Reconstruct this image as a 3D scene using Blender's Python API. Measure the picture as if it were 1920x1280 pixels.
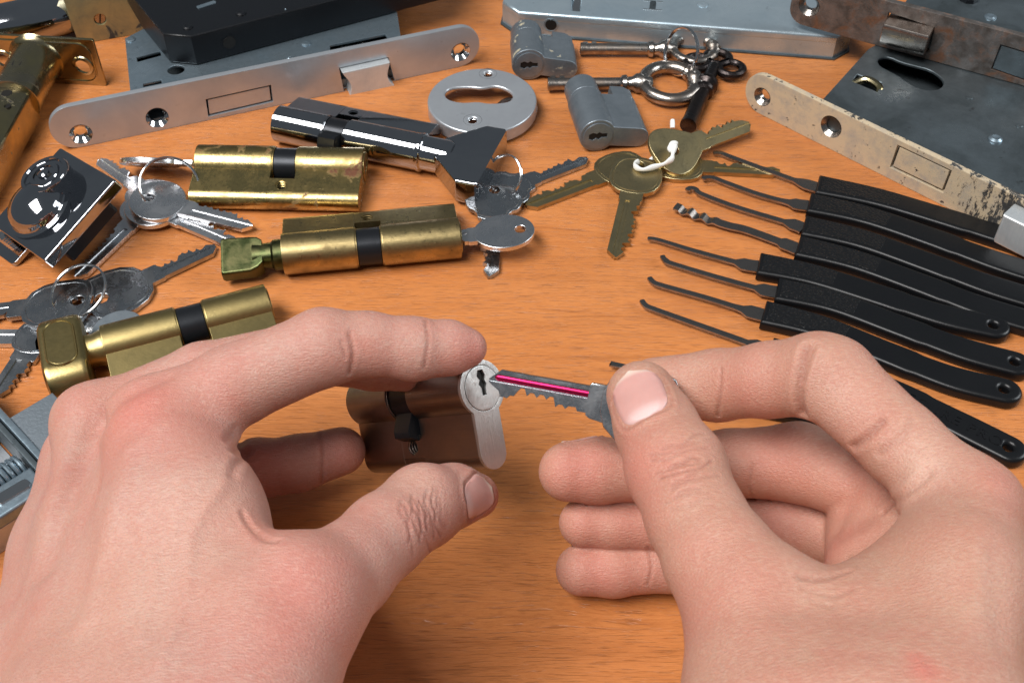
import bpy, bmesh, math, random
import numpy as np
from mathutils import Matrix, Vector, noise as mnoise

for o in list(bpy.data.objects): bpy.data.objects.remove(o)
SC = bpy.context.scene
COL = SC.collection
R = math.radians
MM = 0.001

# ------------------------------------------------------------ camera
PITCH = R(46.0); CAMH = 313.0; FPX = 2100.0           # downward pitch, height in mm, focal length in photo pixels (1920 wide)
cam = bpy.data.cameras.new('camera'); cam.lens = 36.0*FPX/1920.0; cam.sensor_width = 36.0
cam.clip_start = 0.01; cam.clip_end = 50
cam_o = bpy.data.objects.new('camera', cam); COL.objects.link(cam_o)
cam_o.location = (0, 0, CAMH*MM); cam_o.rotation_euler = (math.pi/2-PITCH, 0, 0)
SC.camera = cam_o
cam.dof.use_dof = True; cam.dof.focus_distance = 0.40; cam.dof.aperture_fstop = 45

# ------------------------------------------------------------ world, lamps, exposure
w = bpy.data.worlds.new('World'); SC.world = w; w.use_nodes = True
w.node_tree.nodes['Background'].inputs[0].default_value = (0.80, 0.90, 1.0, 1)
w.node_tree.nodes['Background'].inputs[1].default_value = 0.125

def area(name, loc, target, sx, sy, power, col):
    l = bpy.data.lights.new(name, 'AREA'); l.shape = 'RECTANGLE'; l.size = sx; l.size_y = sy
    l.energy = power; l.color = col
    o = bpy.data.objects.new(name, l); COL.objects.link(o); o.location = loc
    d = Vector(target)-Vector(loc); o.rotation_euler = d.to_track_quat('-Z', 'Y').to_euler()
    return o
area('softbox_main', (-0.75, -0.15, 1.60), (0.0, 0.36, 0.0), 1.5, 0.60, 50.0, (1.0, 0.98, 0.96))
area('softbox_side', (1.15, 0.40, 0.70), (0.02, 0.30, 0.04), 0.55, 0.55, 7.5, (0.92, 0.97, 1.0))
SC.view_settings.view_transform = 'Standard'; SC.view_settings.look = 'None'
SC.view_settings.gamma = 1.0; SC.view_settings.use_curve_mapping = False
SC.view_settings.exposure = 0.10
SC.render.resolution_x = 1024; SC.render.resolution_y = 682
# ------------------------------------------------------------ pixel -> place helpers (mm)
CP, SP = math.cos(PITCH), math.sin(PITCH)
FWD = np.array([0, CP, -SP]); RGT = np.array([1.0, 0, 0]); DWN = np.array([0, -SP, -CP]); CPOS = np.array([0, 0, CAMH])
def ray(px, py):
    return FWD + (px-960)/FPX*RGT + (py-640)/FPX*DWN
def G(px, py, z=0.0):                                  # point seen at that pixel at height z above the table
    d = ray(px, py); return Vector(CPOS + d*((z-CAMH)/d[2]))
def D(px, py, depth):                                  # point at a known distance in front of the lens
    return Vector(CPOS + ray(px, py)*depth)
def onplane(px, py, p0, n):
    d = ray(px, py); p0 = np.array(p0); n = np.array(n)
    return Vector(CPOS + d*(np.dot(p0-CPOS, n)/np.dot(d, n)))
def frame(o, xd, zd):
    x = Vector(xd).normalized(); z = Vector(zd); z = (z-x*z.dot(x)).normalized(); y = z.cross(x)
    m = Matrix(((x.x, y.x, z.x, o[0]*MM), (x.y, y.y, z.y, o[1]*MM), (x.z, y.z, z.z, o[2]*MM), (0, 0, 0, 1)))
    return m

# ------------------------------------------------------------ things
def thing(name, label, cat, mat4=None, group=None):
    o = bpy.data.objects.new(name, None); COL.objects.link(o); o.empty_display_size = 0.01
    if mat4 is not None: o.matrix_world = mat4
    tag(o, label, cat, group); return o
def tag(o, label, cat, group=None):
    o['label'] = label; o['category'] = cat
    if group: o['group'] = group
    return o

# ------------------------------------------------------------ mesh builder, all lengths in mm
def circ(cx, cy, r, n=24, ry=None, a0=0.0):
    ry = r if ry is None else ry
    return [(cx+r*math.cos(a0+2*math.pi*i/n), cy+ry*math.sin(a0+2*math.pi*i/n)) for i in range(n)]
def rrect(x0, x1, y0, y1, r, n=5):
    r = min(r, (x1-x0)/2-1e-3, (y1-y0)/2-1e-3); pts = []
    for cx, cy, a in ((x1-r, y1-r, 0), (x0+r, y1-r, 90), (x0+r, y0+r, 180), (x1-r, y0+r, 270)):
        for i in range(n+1):
            t = R(a+90*i/n); pts.append((cx+r*math.cos(t), cy+r*math.sin(t)))
    return pts
def chaikin(p, it=2):
    for _ in range(it):
        q = []
        for i in range(len(p)):
            a, b = p[i], p[(i+1) % len(p)]
            q += [(a[0]*.75+b[0]*.25, a[1]*.75+b[1]*.25), (a[0]*.25+b[0]*.75, a[1]*.25+b[1]*.75)]
        p = q
    return p
def smoothline(pts, n=6):                               # Catmull-Rom through points of any dimension
    P = [Vector(p) for p in pts]; out = []
    for i in range(len(P)-1):
        p0 = P[max(i-1, 0)]; p1 = P[i]; p2 = P[i+1]; p3 = P[min(i+2, len(P)-1)]
        for k in range(n):
            t = k/n
            out.append(0.5*((2*p1)+(p2-p0)*t+(2*p0-5*p1+4*p2-p3)*t*t+(3*p1-p0-3*p2+p3)*t**3))
    out.append(P[-1]); return out
I4 = Matrix.Identity(4)
def T(x=0, y=0, z=0): return Matrix.Translation((x, y, z))
def RX(a): return Matrix.Rotation(R(a), 4, 'X')
def RY(a): return Matrix.Rotation(R(a), 4, 'Y')
def RZ(a): return Matrix.Rotation(R(a), 4, 'Z')
XZ = Matrix(((1, 0, 0, 0), (0, 0, -1, 0), (0, 1, 0, 0), (0, 0, 0, 1)))      # plate drawn in x,y stands in x,z; its thickness runs to -y
YZ = Matrix(((0, 0, 1, 0), (1, 0, 0, 0), (0, 1, 0, 0), (0, 0, 0, 1)))       # plate drawn in x,y lies in y,z; its thickness runs along x
class MB:
    def __init__(s): s.v = []; s.f = []
    def add(s, verts, faces, m=I4):
        b = len(s.v)
        s.v += [tuple(m @ Vector(p)) for p in verts]; s.f += [tuple(b+i for i in f) for f in faces]
        return s
    def plate(s, loops, z0, z1, bevel=0.25, m=I4, res=1):
        cu = bpy.data.curves.new('tmp', 'CURVE'); cu.dimensions = '2D'; cu.fill_mode = 'BOTH'
        for lp in loops:
            sp = cu.splines.new('POLY'); sp.points.add(len(lp)-1); sp.use_cyclic_u = True
            for p, c in zip(sp.points, lp): p.co = (c[0], c[1], 0, 1)
        h = (z1-z0)/2; bevel = min(bevel, h*0.98)
        cu.extrude = h-bevel; cu.bevel_depth = bevel; cu.bevel_resolution = res; cu.offset = -bevel
        o = bpy.data.objects.new('tmp', cu); COL.objects.link(o)
        me = bpy.data.meshes.new_from_object(o)
        s.add([(v.co.x, v.co.y, v.co.z+(z0+z1)/2) for v in me.vertices], [tuple(p.vertices) for p in me.polygons], m)
        bpy.data.objects.remove(o); bpy.data.curves.remove(cu); bpy.data.meshes.remove(me)
        return s
    def box(s, x0, x1, y0, y1, z0, z1, bevel=0.25, m=I4, r=0.05):
        return s.plate([[(x0, y0), (x1, y0), (x1, y1), (x0, y1)]], z0, z1, bevel, m)
    def lathe(s, prof, n=32, m=I4, cap=True):           # prof: (radius, z), turned about z
        vs = []; fs = []
        for r, z in prof:
            for i in range(n):
                a = 2*math.pi*i/n; vs.append((r*math.cos(a), r*math.sin(a), z))
        k = len(prof)
        for j in range(k-1):
            for i in range(n):
                a, b = j*n+i, j*n+(i+1) % n; fs.append((a, b, b+n, a+n))
        if cap: fs.append(tuple(reversed(range(n)))); fs.append(tuple((k-1)*n+i for i in range(n)))
        return s.add(vs, fs, m)
    def cyl(s, r, z0, z1, n=32, m=I4, b=0.25):
        return s.lathe([(r-b, z0), (r, z0+b), (r, z1-b), (r-b, z1)], n, m)
    def tube(s, pts, rad, n=12, m=I4, closed=False, flat=1.0):
        P = [Vector(p) for p in pts]; k = len(P)
        rs = rad if isinstance(rad, (list, tuple)) else [rad]*k
        vs = []; fs = []; up = None
        for i in range(k):
            a = P[(i-1) % k] if (closed or i) else P[i]; b = P[(i+1) % k] if (closed or i < k-1) else P[i]
            t = (b-a).normalized()
            if up is None:
                up = Vector((0, 0, 1)) if abs(t.z) < .9 else Vector((1, 0, 0))
            up = (up-t*up.dot(t)).normalized(); sd = t.cross(up)
            for j in range(n):
                an = 2*math.pi*j/n; vs.append(P[i]+sd*(rs[i]*math.cos(an))+up*(rs[i]*flat*math.sin(an)))
        for i in range(k if closed else k-1):
            for j in range(n):
                a, b = i*n+j, i*n+(j+1) % n; c = ((i+1) % k)*n
                fs.append((a, b, c+(j+1) % n, c+j))
        if not closed: fs.append(tuple(reversed(range(n)))); fs.append(tuple((k-1)*n+j for j in range(n)))
        return s.add(vs, fs, m)
    def loft(s, secs, m=I4, closed_sec=True):            # list of equal-length point rings
        n = len(secs[0]); vs = [p for sec in secs for p in sec]; fs = []
        for i in range(len(secs)-1):
            for j in range(n): a, b = i*n+j, i*n+(j+1) % n; fs.append((a, b, b+n, a+n))
        fs.append(tuple(reversed(range(n)))); fs.append(tuple((len(secs)-1)*n+j for j in range(n)))
        return s.add(vs, fs, m)
    def obj(s, name, mat, parent=None, smooth=35, m=None):
        me = bpy.data.meshes.new(name)
        me.from_pydata([(x*MM, y*MM, z*MM) for x, y, z in s.v], [], s.f)
        bm = bmesh.new(); bm.from_mesh(me); bmesh.ops.remove_doubles(bm, verts=bm.verts, dist=2e-6)
        bmesh.ops.recalc_face_normals(bm, faces=bm.faces); bm.to_mesh(me); bm.free()
        me.shade_smooth(); me.set_sharp_from_angle(angle=R(smooth))
        me.materials.append(mat)
        o = bpy.data.objects.new(name, me); COL.objects.link(o)
        if parent is not None: o.parent = parent
        wn = o.modifiers.new('weighted_normal', 'WEIGHTED_NORMAL'); wn.keep_sharp = True; wn.weight = 60
        if m is not None: o.matrix_local = m
        return o

# ------------------------------------------------------------ materials
def newmat(name):
    m = bpy.data.materials.new(name); m.use_nodes = True; nt = m.node_tree
    return m, nt, nt.nodes['Principled BSDF']
class N:                                                 # tiny node helper
    def __init__(s, nt): s.nt = nt; s.tc = nt.nodes.new('ShaderNodeTexCoord')
    def link(s, a, b): s.nt.links.new(a, b)
    def mapping(s, scale=(1, 1, 1), rot=(0, 0, 0), src=None):
        n = s.nt.nodes.new('ShaderNodeMapping'); n.inputs['Scale'].default_value = scale; n.inputs['Rotation'].default_value = rot
        s.link(src or s.tc.outputs['Object'], n.inputs[0]); return n.outputs[0]
    def noise(s, vec, scale, detail=4, rough=0.55, dist=0.0):
        n = s.nt.nodes.new('ShaderNodeTexNoise'); n.inputs['Scale'].default_value = scale
        n.inputs['Detail'].default_value = detail; n.inputs['Roughness'].default_value = rough; n.inputs['Distortion'].default_value = dist
        s.link(vec, n.inputs['Vector']); return n.outputs['Fac']
    def voro(s, vec, scale, feature='F1', rnd=1.0):
        n = s.nt.nodes.new('ShaderNodeTexVoronoi'); n.feature = feature; n.inputs['Scale'].default_value = scale
        n.inputs['Randomness'].default_value = rnd
        s.link(vec, n.inputs['Vector']); return n.outputs['Distance']
    def ramp(s, fac, stops):
        n = s.nt.nodes.new('ShaderNodeValToRGB'); el = n.color_ramp.elements
        while len(el) < len(stops): el.new(0.5)
        for e, (p, c) in zip(el, stops):
            e.position = p; e.color = (c, c, c, 1) if isinstance(c, (int, float)) else (*c, 1)
        s.link(fac, n.inputs[0]); return n.outputs[0]
    def mix(s, fac, a, b, mode='MIX'):
        n = s.nt.nodes.new('ShaderNodeMix'); n.data_type = 'RGBA'; n.blend_type = mode
        for i, x in ((0, fac), (6, a), (7, b)):
            if isinstance(x, (int, float)): n.inputs[i].default_value = x if i == 0 else (x, x, x, 1)
            elif isinstance(x, tuple): n.inputs[i].default_value = (*x, 1)
            else: s.link(x, n.inputs[i])
        return n.outputs[2]
    def math(s, op, a, b=0.0, c=0.0):
        n = s.nt.nodes.new('ShaderNodeMath'); n.operation = op
        for i, x in enumerate((a, b, c)):
            if isinstance(x, (int, float)): n.inputs[i].default_value = x
            else: s.link(x, n.inputs[i])
        return n.outputs[0]
    def bump(s, h, strength, dist, normal=None):
        n = s.nt.nodes.new('ShaderNodeBump'); n.inputs['Strength'].default_value = strength; n.inputs['Distance'].default_value = dist
        s.link(h, n.inputs['Height'])
        if normal is not None: s.link(normal, n.inputs['Normal'])
        return n.outputs[0]

def metal(name, c1, c2, rough, tarnish=(0.45, 0.7), nscale=90, rvar=0.12, brushed=None, bump=0.12, stain=None, metallic=1.0, grime=0.0, speck=0.0, soft=0.05):
    m, nt, b = newmat(name); n = N(nt); v = n.tc.outputs['Object']
    f = n.ramp(n.noise(v, nscale, 6, 0.62, 0.3), [(tarnish[0], 0.0), (tarnish[1], 1.0)])
    col = n.mix(f, c1, c2)
    fine = n.noise(v, nscale*9, 3, 0.6)
    rr = n.math('ADD', rough-rvar*0.5, n.math('MULTIPLY', f, rvar))
    rr = n.math('ADD', rr, n.math('MULTIPLY', n.math('SUBTRACT', fine, 0.5), rvar*0.8))
    met = metallic
    if speck:
        sp = n.ramp(n.noise(v, nscale*3.2, 4, 0.7), [(0.64, 0.0), (0.70, 1.0)])
        col = n.mix(n.math('MULTIPLY', sp, speck), col, (0.03, 0.028, 0.025))
    if stain:
        sf = n.ramp(n.noise(v, stain[1], 5, 0.65, 0.6), [(stain[2], 0.0), (stain[2]+soft, 1.0)])
        rc = n.mix(n.noise(v, stain[1]*7, 4), stain[0], tuple(x*0.35 for x in stain[0]))
        col = n.mix(sf, col, rc); rr = n.mix(sf, rr, 0.75); met = n.math('MULTIPLY', n.math('SUBTRACT', 1.0, sf), metallic)
    h = fine
    if brushed:
        bv = n.mapping(brushed); bn = n.noise(bv, 1.0, 3, 0.7)
        h = n.math('ADD', n.math('MULTIPLY', bn, 1.0), n.math('MULTIPLY', fine, 0.3))
        col = n.mix(n.math('MULTIPLY', n.math('SUBTRACT', bn, 0.4), 0.5), col, tuple(x*0.6 for x in c1))
    nt.links.new(col, b.inputs['Base Color']); nt.links.new(rr, b.inputs['Roughness'])
    if isinstance(met, float): b.inputs['Metallic'].default_value = met
    else: nt.links.new(met, b.inputs['Metallic'])
    nt.links.new(n.bump(h, bump, 0.0003), b.inputs['Normal'])
    return m
def plain(name, c, rough, metallic=0.0, bump=0.0, bscale=1500, coat=0.0, var=0.0, spec=0.35):
    m, nt, b = newmat(name); n = N(nt); v = n.tc.outputs['Object']
    f = n.noise(v, bscale*0.12, 5, 0.6)
    col = n.mix(n.math('MULTIPLY', f, var), c, tuple(x*0.4 for x in c))
    nt.links.new(col, b.inputs['Base Color']); b.inputs['Metallic'].default_value = metallic
    nt.links.new(n.math('ADD', rough-0.06, n.math('MULTIPLY', f, 0.12)), b.inputs['Roughness'])
    if bump: nt.links.new(n.bump(n.noise(v, bscale, 3), bump, 0.0003), b.inputs['Normal'])
    b.inputs['Coat Weight'].default_value = coat; b.inputs['Specular IOR Level'].default_value = spec
    return m

M = {}
M['brass'] = metal('aged_brass', (0.48, 0.37, 0.175), (0.20, 0.15, 0.07), 0.38, (0.40, 0.68), 95, 0.2, speck=0.8, brushed=(60, 1400, 1400))
M['brass_rust'] = metal('stained_brass', (0.54, 0.42, 0.18), (0.25, 0.185, 0.075), 0.32, (0.40, 0.66), 90, 0.2, stain=((0.17, 0.055, 0.02), 80, 0.585), speck=0.6, soft=0.08)
M['brass_clean'] = metal('satin_brass', (0.44, 0.345, 0.15), (0.29, 0.22, 0.09), 0.37, (0.4, 0.8), 60, 0.10, brushed=(1400, 60, 1400))
M['brass_key'] = metal('key_brass', (0.52, 0.43, 0.24), (0.34, 0.275, 0.145), 0.38, (0.35, 0.7), 120, 0.15, speck=0.3)
M['brass_green'] = metal('green_tarnished_brass', (0.060, 0.075, 0.030), (0.14, 0.13, 0.060), 0.42, (0.4, 0.7), 130, 0.2, speck=0.4)
M['brass_dirty'] = metal('dirty_yellow_plate', (0.38, 0.33, 0.17), (0.24, 0.22, 0.13), 0.45, (0.4, 0.65), 90, 0.2, stain=((0.06, 0.056, 0.05), 95, 0.60), metallic=0.5)
M['zinc_yellow'] = metal('yellow_zinc_plating', (0.50, 0.42, 0.22), (0.30, 0.27, 0.20), 0.24, (0.38, 0.66), 55, 0.14, stain=((0.03, 0.025, 0.018), 120, 0.66))
M['nickel'] = metal('brushed_nickel', (0.62, 0.62, 0.60), (0.50, 0.50, 0.49), 0.40, (0.4, 0.7), 80, 0.06, brushed=(2200, 2200, 80), bump=0.5)
M['nickel_shaded'] = metal('shade_painted_nickel', (0.30, 0.255, 0.225), (0.24, 0.20, 0.175), 0.34, (0.4, 0.7), 80, 0.06, brushed=(60, 2600, 2600), bump=0.15)  # darker copy of the nickel; the body's shade and dark reflections are in its colour
M['chrome'] = metal('chrome_plating', (0.44, 0.45, 0.47), (0.37, 0.38, 0.41), 0.07, (0.4, 0.8), 60, 0.06, bump=0.015)
M['chrome_key'] = metal('nickel_silver_key', (0.80, 0.81, 0.83), (0.60, 0.61, 0.63), 0.30, (0.4, 0.7), 110, 0.14, bump=0.08, speck=0.25)
M['key_dark'] = metal('dull_steel_key', (0.50, 0.52, 0.54), (0.34, 0.355, 0.37), 0.29, (0.4, 0.7), 120, 0.16, bump=0.12, speck=0.3)
M['steel'] = metal('satin_steel', (0.50, 0.53, 0.56), (0.40, 0.42, 0.45), 0.36, (0.35, 0.7), 45, 0.14, bump=0.15, speck=0.15, metallic=0.66)
M['galv'] = metal('galvanised_sheet', (0.42, 0.52, 0.59), (0.22, 0.29, 0.34), 0.34, (0.36, 0.64), 60, 0.22, bump=0.25, speck=0.35, metallic=0.86)
M['galv_light'] = metal('pale_galvanised_sheet', (0.50, 0.60, 0.66), (0.36, 0.45, 0.51), 0.36, (0.36, 0.64), 40, 0.18, bump=0.15, speck=0.2, metallic=0.72)
M['galv_dark'] = metal('dark_galvanised_sheet', (0.17, 0.205, 0.225), (0.075, 0.092, 0.10), 0.38, (0.34, 0.66), 48, 0.24, bump=0.25, speck=0.5, metallic=0.75)
M['zinc'] = metal('cast_zinc', (0.27, 0.31, 0.345), (0.17, 0.20, 0.225), 0.46, (0.35, 0.68), 110, 0.16, bump=0.35, metallic=0.75)
M['zinc_paint'] = metal('zinc_with_cream_paint', (0.27, 0.31, 0.345), (0.17, 0.20, 0.225), 0.46, (0.35, 0.68), 110, 0.16, bump=0.35, metallic=0.75, stain=((0.62, 0.55, 0.38), 120, 0.62))
M['rust'] = metal('rusty_steel', (0.22, 0.20, 0.19), (0.10, 0.085, 0.075), 0.46, (0.38, 0.62), 120, 0.2, bump=0.6, stain=((0.17, 0.075, 0.036), 110, 0.50), metallic=0.7, soft=0.16)
M['pick'] = metal('pick_steel', (0.40, 0.355, 0.32), (0.26, 0.23, 0.21), 0.28, (0.4, 0.7), 150, 0.1, bump=0.06)
M['alu'] = metal('brushed_light_alloy', (0.62, 0.65, 0.66), (0.48, 0.51, 0.53), 0.42, (0.4, 0.7), 90, 0.1, brushed=(900, 900, 90), bump=0.3, metallic=0.55)
M['wire'] = metal('bright_wire', (0.72, 0.72, 0.72), (0.6, 0.6, 0.6), 0.13, (0.4, 0.7), 90, 0.06, bump=0.02)
M['old_iron'] = metal('old_key_steel', (0.42, 0.39, 0.36), (0.24, 0.20, 0.17), 0.32, (0.4, 0.65), 130, 0.2, bump=0.2, speck=0.5)
M['dark_iron'] = metal('dark_bronze_key', (0.085, 0.072, 0.070), (0.045, 0.036, 0.034), 0.34, (0.4, 0.65), 130, 0.2, bump=0.2)
M['black_cam'] = plain('black_oxide_steel', (0.022, 0.024, 0.028), 0.33, 0.6, 0.1)
M['black_case'] = plain('black_lacquered_sheet', (0.006, 0.007, 0.009), 0.34, 0.0, 0.25, 2200, 0.0, 0.4)
M['black_plastic'] = plain('black_plastic', (0.005, 0.0055, 0.0065), 0.34, 0.0, 0.08, 900)
M['hole'] = plain('painted_hole_shade', (0.012, 0.011, 0.010), 0.6, 0.3)  # near-black colour painted in for the shade inside holes and slots
M['white_rubber'] = plain('white_cord', (0.78, 0.78, 0.75), 0.5, 0.0, 0.2, 1200)
M['magenta'] = plain('magenta_anodised', (0.34, 0.012, 0.065), 0.32, 0.9)
def grip_mat():
    m, nt, b = newmat('pebbled_black_plastic'); n = N(nt); v = n.tc.outputs['Object']
    b.inputs['Base Color'].default_value = (0.006, 0.0065, 0.0075, 1); b.inputs['Roughness'].default_value = 0.36; b.inputs['Specular IOR Level'].default_value = 0.35
    h = n.ramp(n.voro(n.mapping((850, 1300, 1000)), 1.0, 'SMOOTH_F1'), [(0.1, 1.0), (0.6, 0.0)])
    nt.links.new(n.bump(h, 0.6, 0.0004), b.inputs['Normal']); return m
M['grip'] = grip_mat()
def paint_mat():
    m, nt, b = newmat('chipped_beige_paint'); n = N(nt); v = n.tc.outputs['Object']
    big = n.noise(n.mapping((1, 1, 2.2)), 55, 8, 0.72, 0.4)
    wear = n.nt.nodes.new('ShaderNodeSeparateXYZ'); n.link(v, wear.inputs[0])
    edge = n.math('ABSOLUTE', wear.outputs['Z'])
    f1 = n.ramp(n.noise(v, 210, 5, 0.7), [(0.635, 0.0), (0.65, 1.0)])
    ez = n.math('ABSOLUTE', n.math('SUBTRACT', wear.outputs['Z'], 0.0105))
    eb = n.ramp(n.math('MULTIPLY', ez, 90.0), [(0.86, 0.0), (0.95, 0.16)])
    f3 = n.ramp(n.math('ADD', n.math('ADD', n.noise(v, 330, 5, 0.7), n.math('MULTIPLY', n.math('SUBTRACT', n.noise(v, 60, 2), 0.55), 0.5)), eb), [(0.70, 0.0), (0.73, 1.0)])
    xw = n.ramp(n.math('MULTIPLY', wear.outputs['X'], 6.0), [(0.60, 0.0), (0.95, 0.27)])
    f2 = n.ramp(n.math('ADD', n.noise(n.mapping((300, 300, 120)), 1.0, 7, 0.8), xw), [(0.62, 0.0), (0.66, 1.0)])
    chip = n.math('MAXIMUM', n.math('MAXIMUM', f1, f3), f2)
    paint = n.mix(n.ramp(n.noise(v, 140, 6, 0.7), [(0.45, 0.0), (0.72, 1.0)]), (0.50, 0.40, 0.27), (0.32, 0.29, 0.25))
    col = n.mix(chip, paint, n.mix(n.noise(v, 300, 3), (0.05, 0.048, 0.045), (0.14, 0.14, 0.14)))
    nt.links.new(col, b.inputs['Base Color']); nt.links.new(n.math('ADD', 0.42, n.math('MULTIPLY', chip, 0.1)), b.inputs['Roughness'])
    nt.links.new(n.math('MULTIPLY', chip, 0.6), b.inputs['Metallic'])
    h = n.math('ADD', n.math('MULTIPLY', n.math('SUBTRACT', 1.0, chip), 0.6), n.math('MULTIPLY', n.noise(v, 500, 4), 0.4))
    nt.links.new(n.bump(h, 0.5, 0.0004), b.inputs['Normal']); return m
M['beige'] = paint_mat()
def wood_mat():
    m, nt, b = newmat('orange_wood_laminate'); n = N(nt)
    v = n.mapping((1, 1, 1))
    warp = n.noise(n.mapping((3.0, 22, 1)), 1.0, 3, 0.5)
    sep = nt.nodes.new('ShaderNodeSeparateXYZ'); n.link(v, sep.inputs[0])
    com = nt.nodes.new('ShaderNodeCombineXYZ')
    n.link(sep.outputs['X'], com.inputs[0]); n.link(n.math('ADD', sep.outputs['Y'], n.math('MULTIPLY', warp, 0.03)), com.inputs[1])
    wv = com.outputs[0]
    g1 = n.noise(n.mapping((9, 130, 1), src=wv), 1.0, 6, 0.6, 0.25)
    g2 = n.noise(n.mapping((70, 1500, 1), src=wv), 1.0, 5, 0.7)
    g4 = n.noise(n.mapping((220, 2600, 1), src=wv), 1.0, 3, 0.7)
    g3 = n.noise(n.mapping((5, 34, 1), src=wv), 1.0, 3, 0.5, 0.6)
    base = n.mix(n.ramp(g3, [(0.32, 0.0), (0.68, 1.0)]), (0.57, 0.212, 0.066), (0.48, 0.165, 0.046))
    base = n.mix(n.math('MULTIPLY', n.ramp(g1, [(0.50, 0.0), (0.75, 1.0)]), 0.40), base, (0.30, 0.086, 0.020))
    pores = n.ramp(n.noise(n.mapping((95, 2100, 1), src=wv), 1.0, 2, 0.5), [(0.58, 0.0), (0.70, 1.0)])
    streak = n.ramp(n.noise(n.mapping((16, 420, 1), src=wv), 1.0, 4, 0.6, 0.3), [(0.56, 0.0), (0.70, 1.0)])
    base = n.mix(n.math('MULTIPLY', pores, 0.34), base, (0.17, 0.045, 0.012))
    base = n.mix(n.math('MULTIPLY', streak, 0.34), base, (0.20, 0.055, 0.013))
    base = n.mix(n.ramp(g2, [(0.40, 0.0), (0.75, 0.42)]), base, (0.62, 0.25, 0.075))
    base = n.mix(n.ramp(g4, [(0.45, 0.0), (0.7, 0.40)]), base, (0.26, 0.075, 0.018))
    nt.links.new(base, b.inputs['Base Color'])
    nt.links.new(n.math('ADD', 0.27, n.math('MULTIPLY', g2, 0.14)), b.inputs['Roughness'])
    b.inputs['Specular IOR Level'].default_value = 0.42
    h = n.math('SUBTRACT', n.math('MULTIPLY', g2, 0.5), n.math('MULTIPLY', pores, 0.9))
    nt.links.new(n.bump(h, 0.6, 0.0005), b.inputs['Normal'])
    return m
M['wood'] = wood_mat()

# ------------------------------------------------------------ the table
tb = MB().plate([[(-700, -120), (700, -120), (700, 1000), (-700, 1000)]], -28, 0, 1.0).obj('table_top', M['wood'])
tb['kind'] = 'structure'
# ------------------------------------------------------------ shared builders
def loc(m4, p):                                          # world mm -> local mm of a placed thing
    return (m4.inverted() @ (Vector(p)*MM))/MM
def funnel(mb, r0, r1, d, m):                            # countersink: wide at z=0, narrow at z=-d
    return mb.lathe([(r0, 0.05), (r1, -d*0.75), (r1, -d*1.6), (r1+.3, -d*1.6), (r0+.3, -d*0.3)], 24, m, cap=False)
def slot_poly(w=2.4, h=8.0):                             # crooked euro key slot
    return [(-0.9, h/2), (0.9, h/2), (1.5, h*.28), (1.0, h*.08), (1.6, -h*.06), (1.0, -h*.22), (1.0, -h/2), (-0.5, -h/2), (-0.5, -h*.2), (-1.3, -h*.05), (-0.7, h*.1), (-1.5, h*.28)]
def euro_prof(r=8.5, hw=5.0, bot=-24.5):
    a0 = math.asin(hw/r); pts = []
    for i in range(41):
        a = -math.pi/2+a0+(2*math.pi-2*a0)*i/40; pts.append((r*math.cos(a), r*math.sin(a)))
    for i in range(13):
        a = math.pi+math.pi*i/12; pts.append((hw*math.cos(a), bot+hw+hw*math.sin(a)))
    return pts
def plug(t, x, side, rot, mat, r=6.6, name='plug', slot=True):
    m = T(x, 0, 0) @ YZ @ RZ(rot)
    loops = [circ(0, 0, r, 40)]
    if slot: loops.append(slot_poly())
    a, b = (-0.4, 0.6) if side > 0 else (-0.6, 0.4)
    MB().plate(loops, a, b, 0.2, m).obj(name, mat, t)
    if slot:
        MB().plate([slot_poly()], *((-.3, .2) if side > 0 else (-.2, .3)), .02, m).obj('keyway_shade', M['hole'], t)  # dark insert painted as the shade inside the key slot
def euro(t, xl, xr, cx, mat, cam_mat=None, gap=5.4, lug=None, hole=True, plugs=(None, None), half=False):
    b = MB(); p = euro_prof()
    b.plate([p], xl, cx-gap, 0.3, YZ)
    if not half:
        b.plate([p], cx+gap, xr, 0.3, YZ)
        loops = [[(cx-gap-.3, -19.4), (cx+gap+.3, -19.4), (cx+gap+.3, -12.0), (cx-gap-.3, -12.0)]]
        if hole: loops.append(circ(cx, -15.8, 2.5, 20))
        b.plate(loops, -4.85, 4.85, 0.05, XZ)
        low = [(4.85*math.cos(math.pi+math.pi*i/12), -19.5+4.85*math.sin(math.pi+math.pi*i/12)) for i in range(13)]
        b.plate([low], cx-gap-.3, cx+gap+.3, 0.03, YZ)
    o = b.obj('body', mat, t)
    if hole and not half:
        th = MB()
        for k in range(9): th.tube([(cx+2.35*math.cos(a), -4.3+k*1.05, -15.8+2.35*math.sin(a)) for a in [i*math.pi/10 for i in range(20)]], 0.3, 6, closed=True)
        th.obj('screw_thread', mat, t)
        MB().cyl(2.45, -1.0, 1.0, 20, T(cx, 0, -15.8) @ RX(90), .05).obj('screw_hole_shade', M['hole'], t)  # dark disc inside the bore, painted as its shade
    if not half:
        c = MB(); c.cyl(7.7, cx-gap+.5, cx+gap-.5, 36, YZ, .3)
        if lug is not None:
            mm = T(cx, 0, 0) @ RX(lug)
            c.plate([[(-3.6, -6), (3.6, -6), (3.2, -13.2), (2.0, -14.6), (-2.6, -14.6), (-3.6, -12.6)]], -gap+1.2, gap-1.2, 0.4, mm @ YZ)
        c.obj('cam', cam_mat or M['black_cam'], t)
        rg = MB()
        for s in (-1, 1): rg.cyl(8.15, min(cx+s*(gap-.5), cx+s*(gap+.2)), max(cx+s*(gap-.5), cx+s*(gap+.2)), 36, YZ, .1)
        rg.obj('cam_collar', mat, t)
    for side, x, pm in ((-1, xl, plugs[0]), (1, xr, plugs[1])):
        if pm: plug(t, x, side, pm[1], pm[0])
    return o
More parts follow.
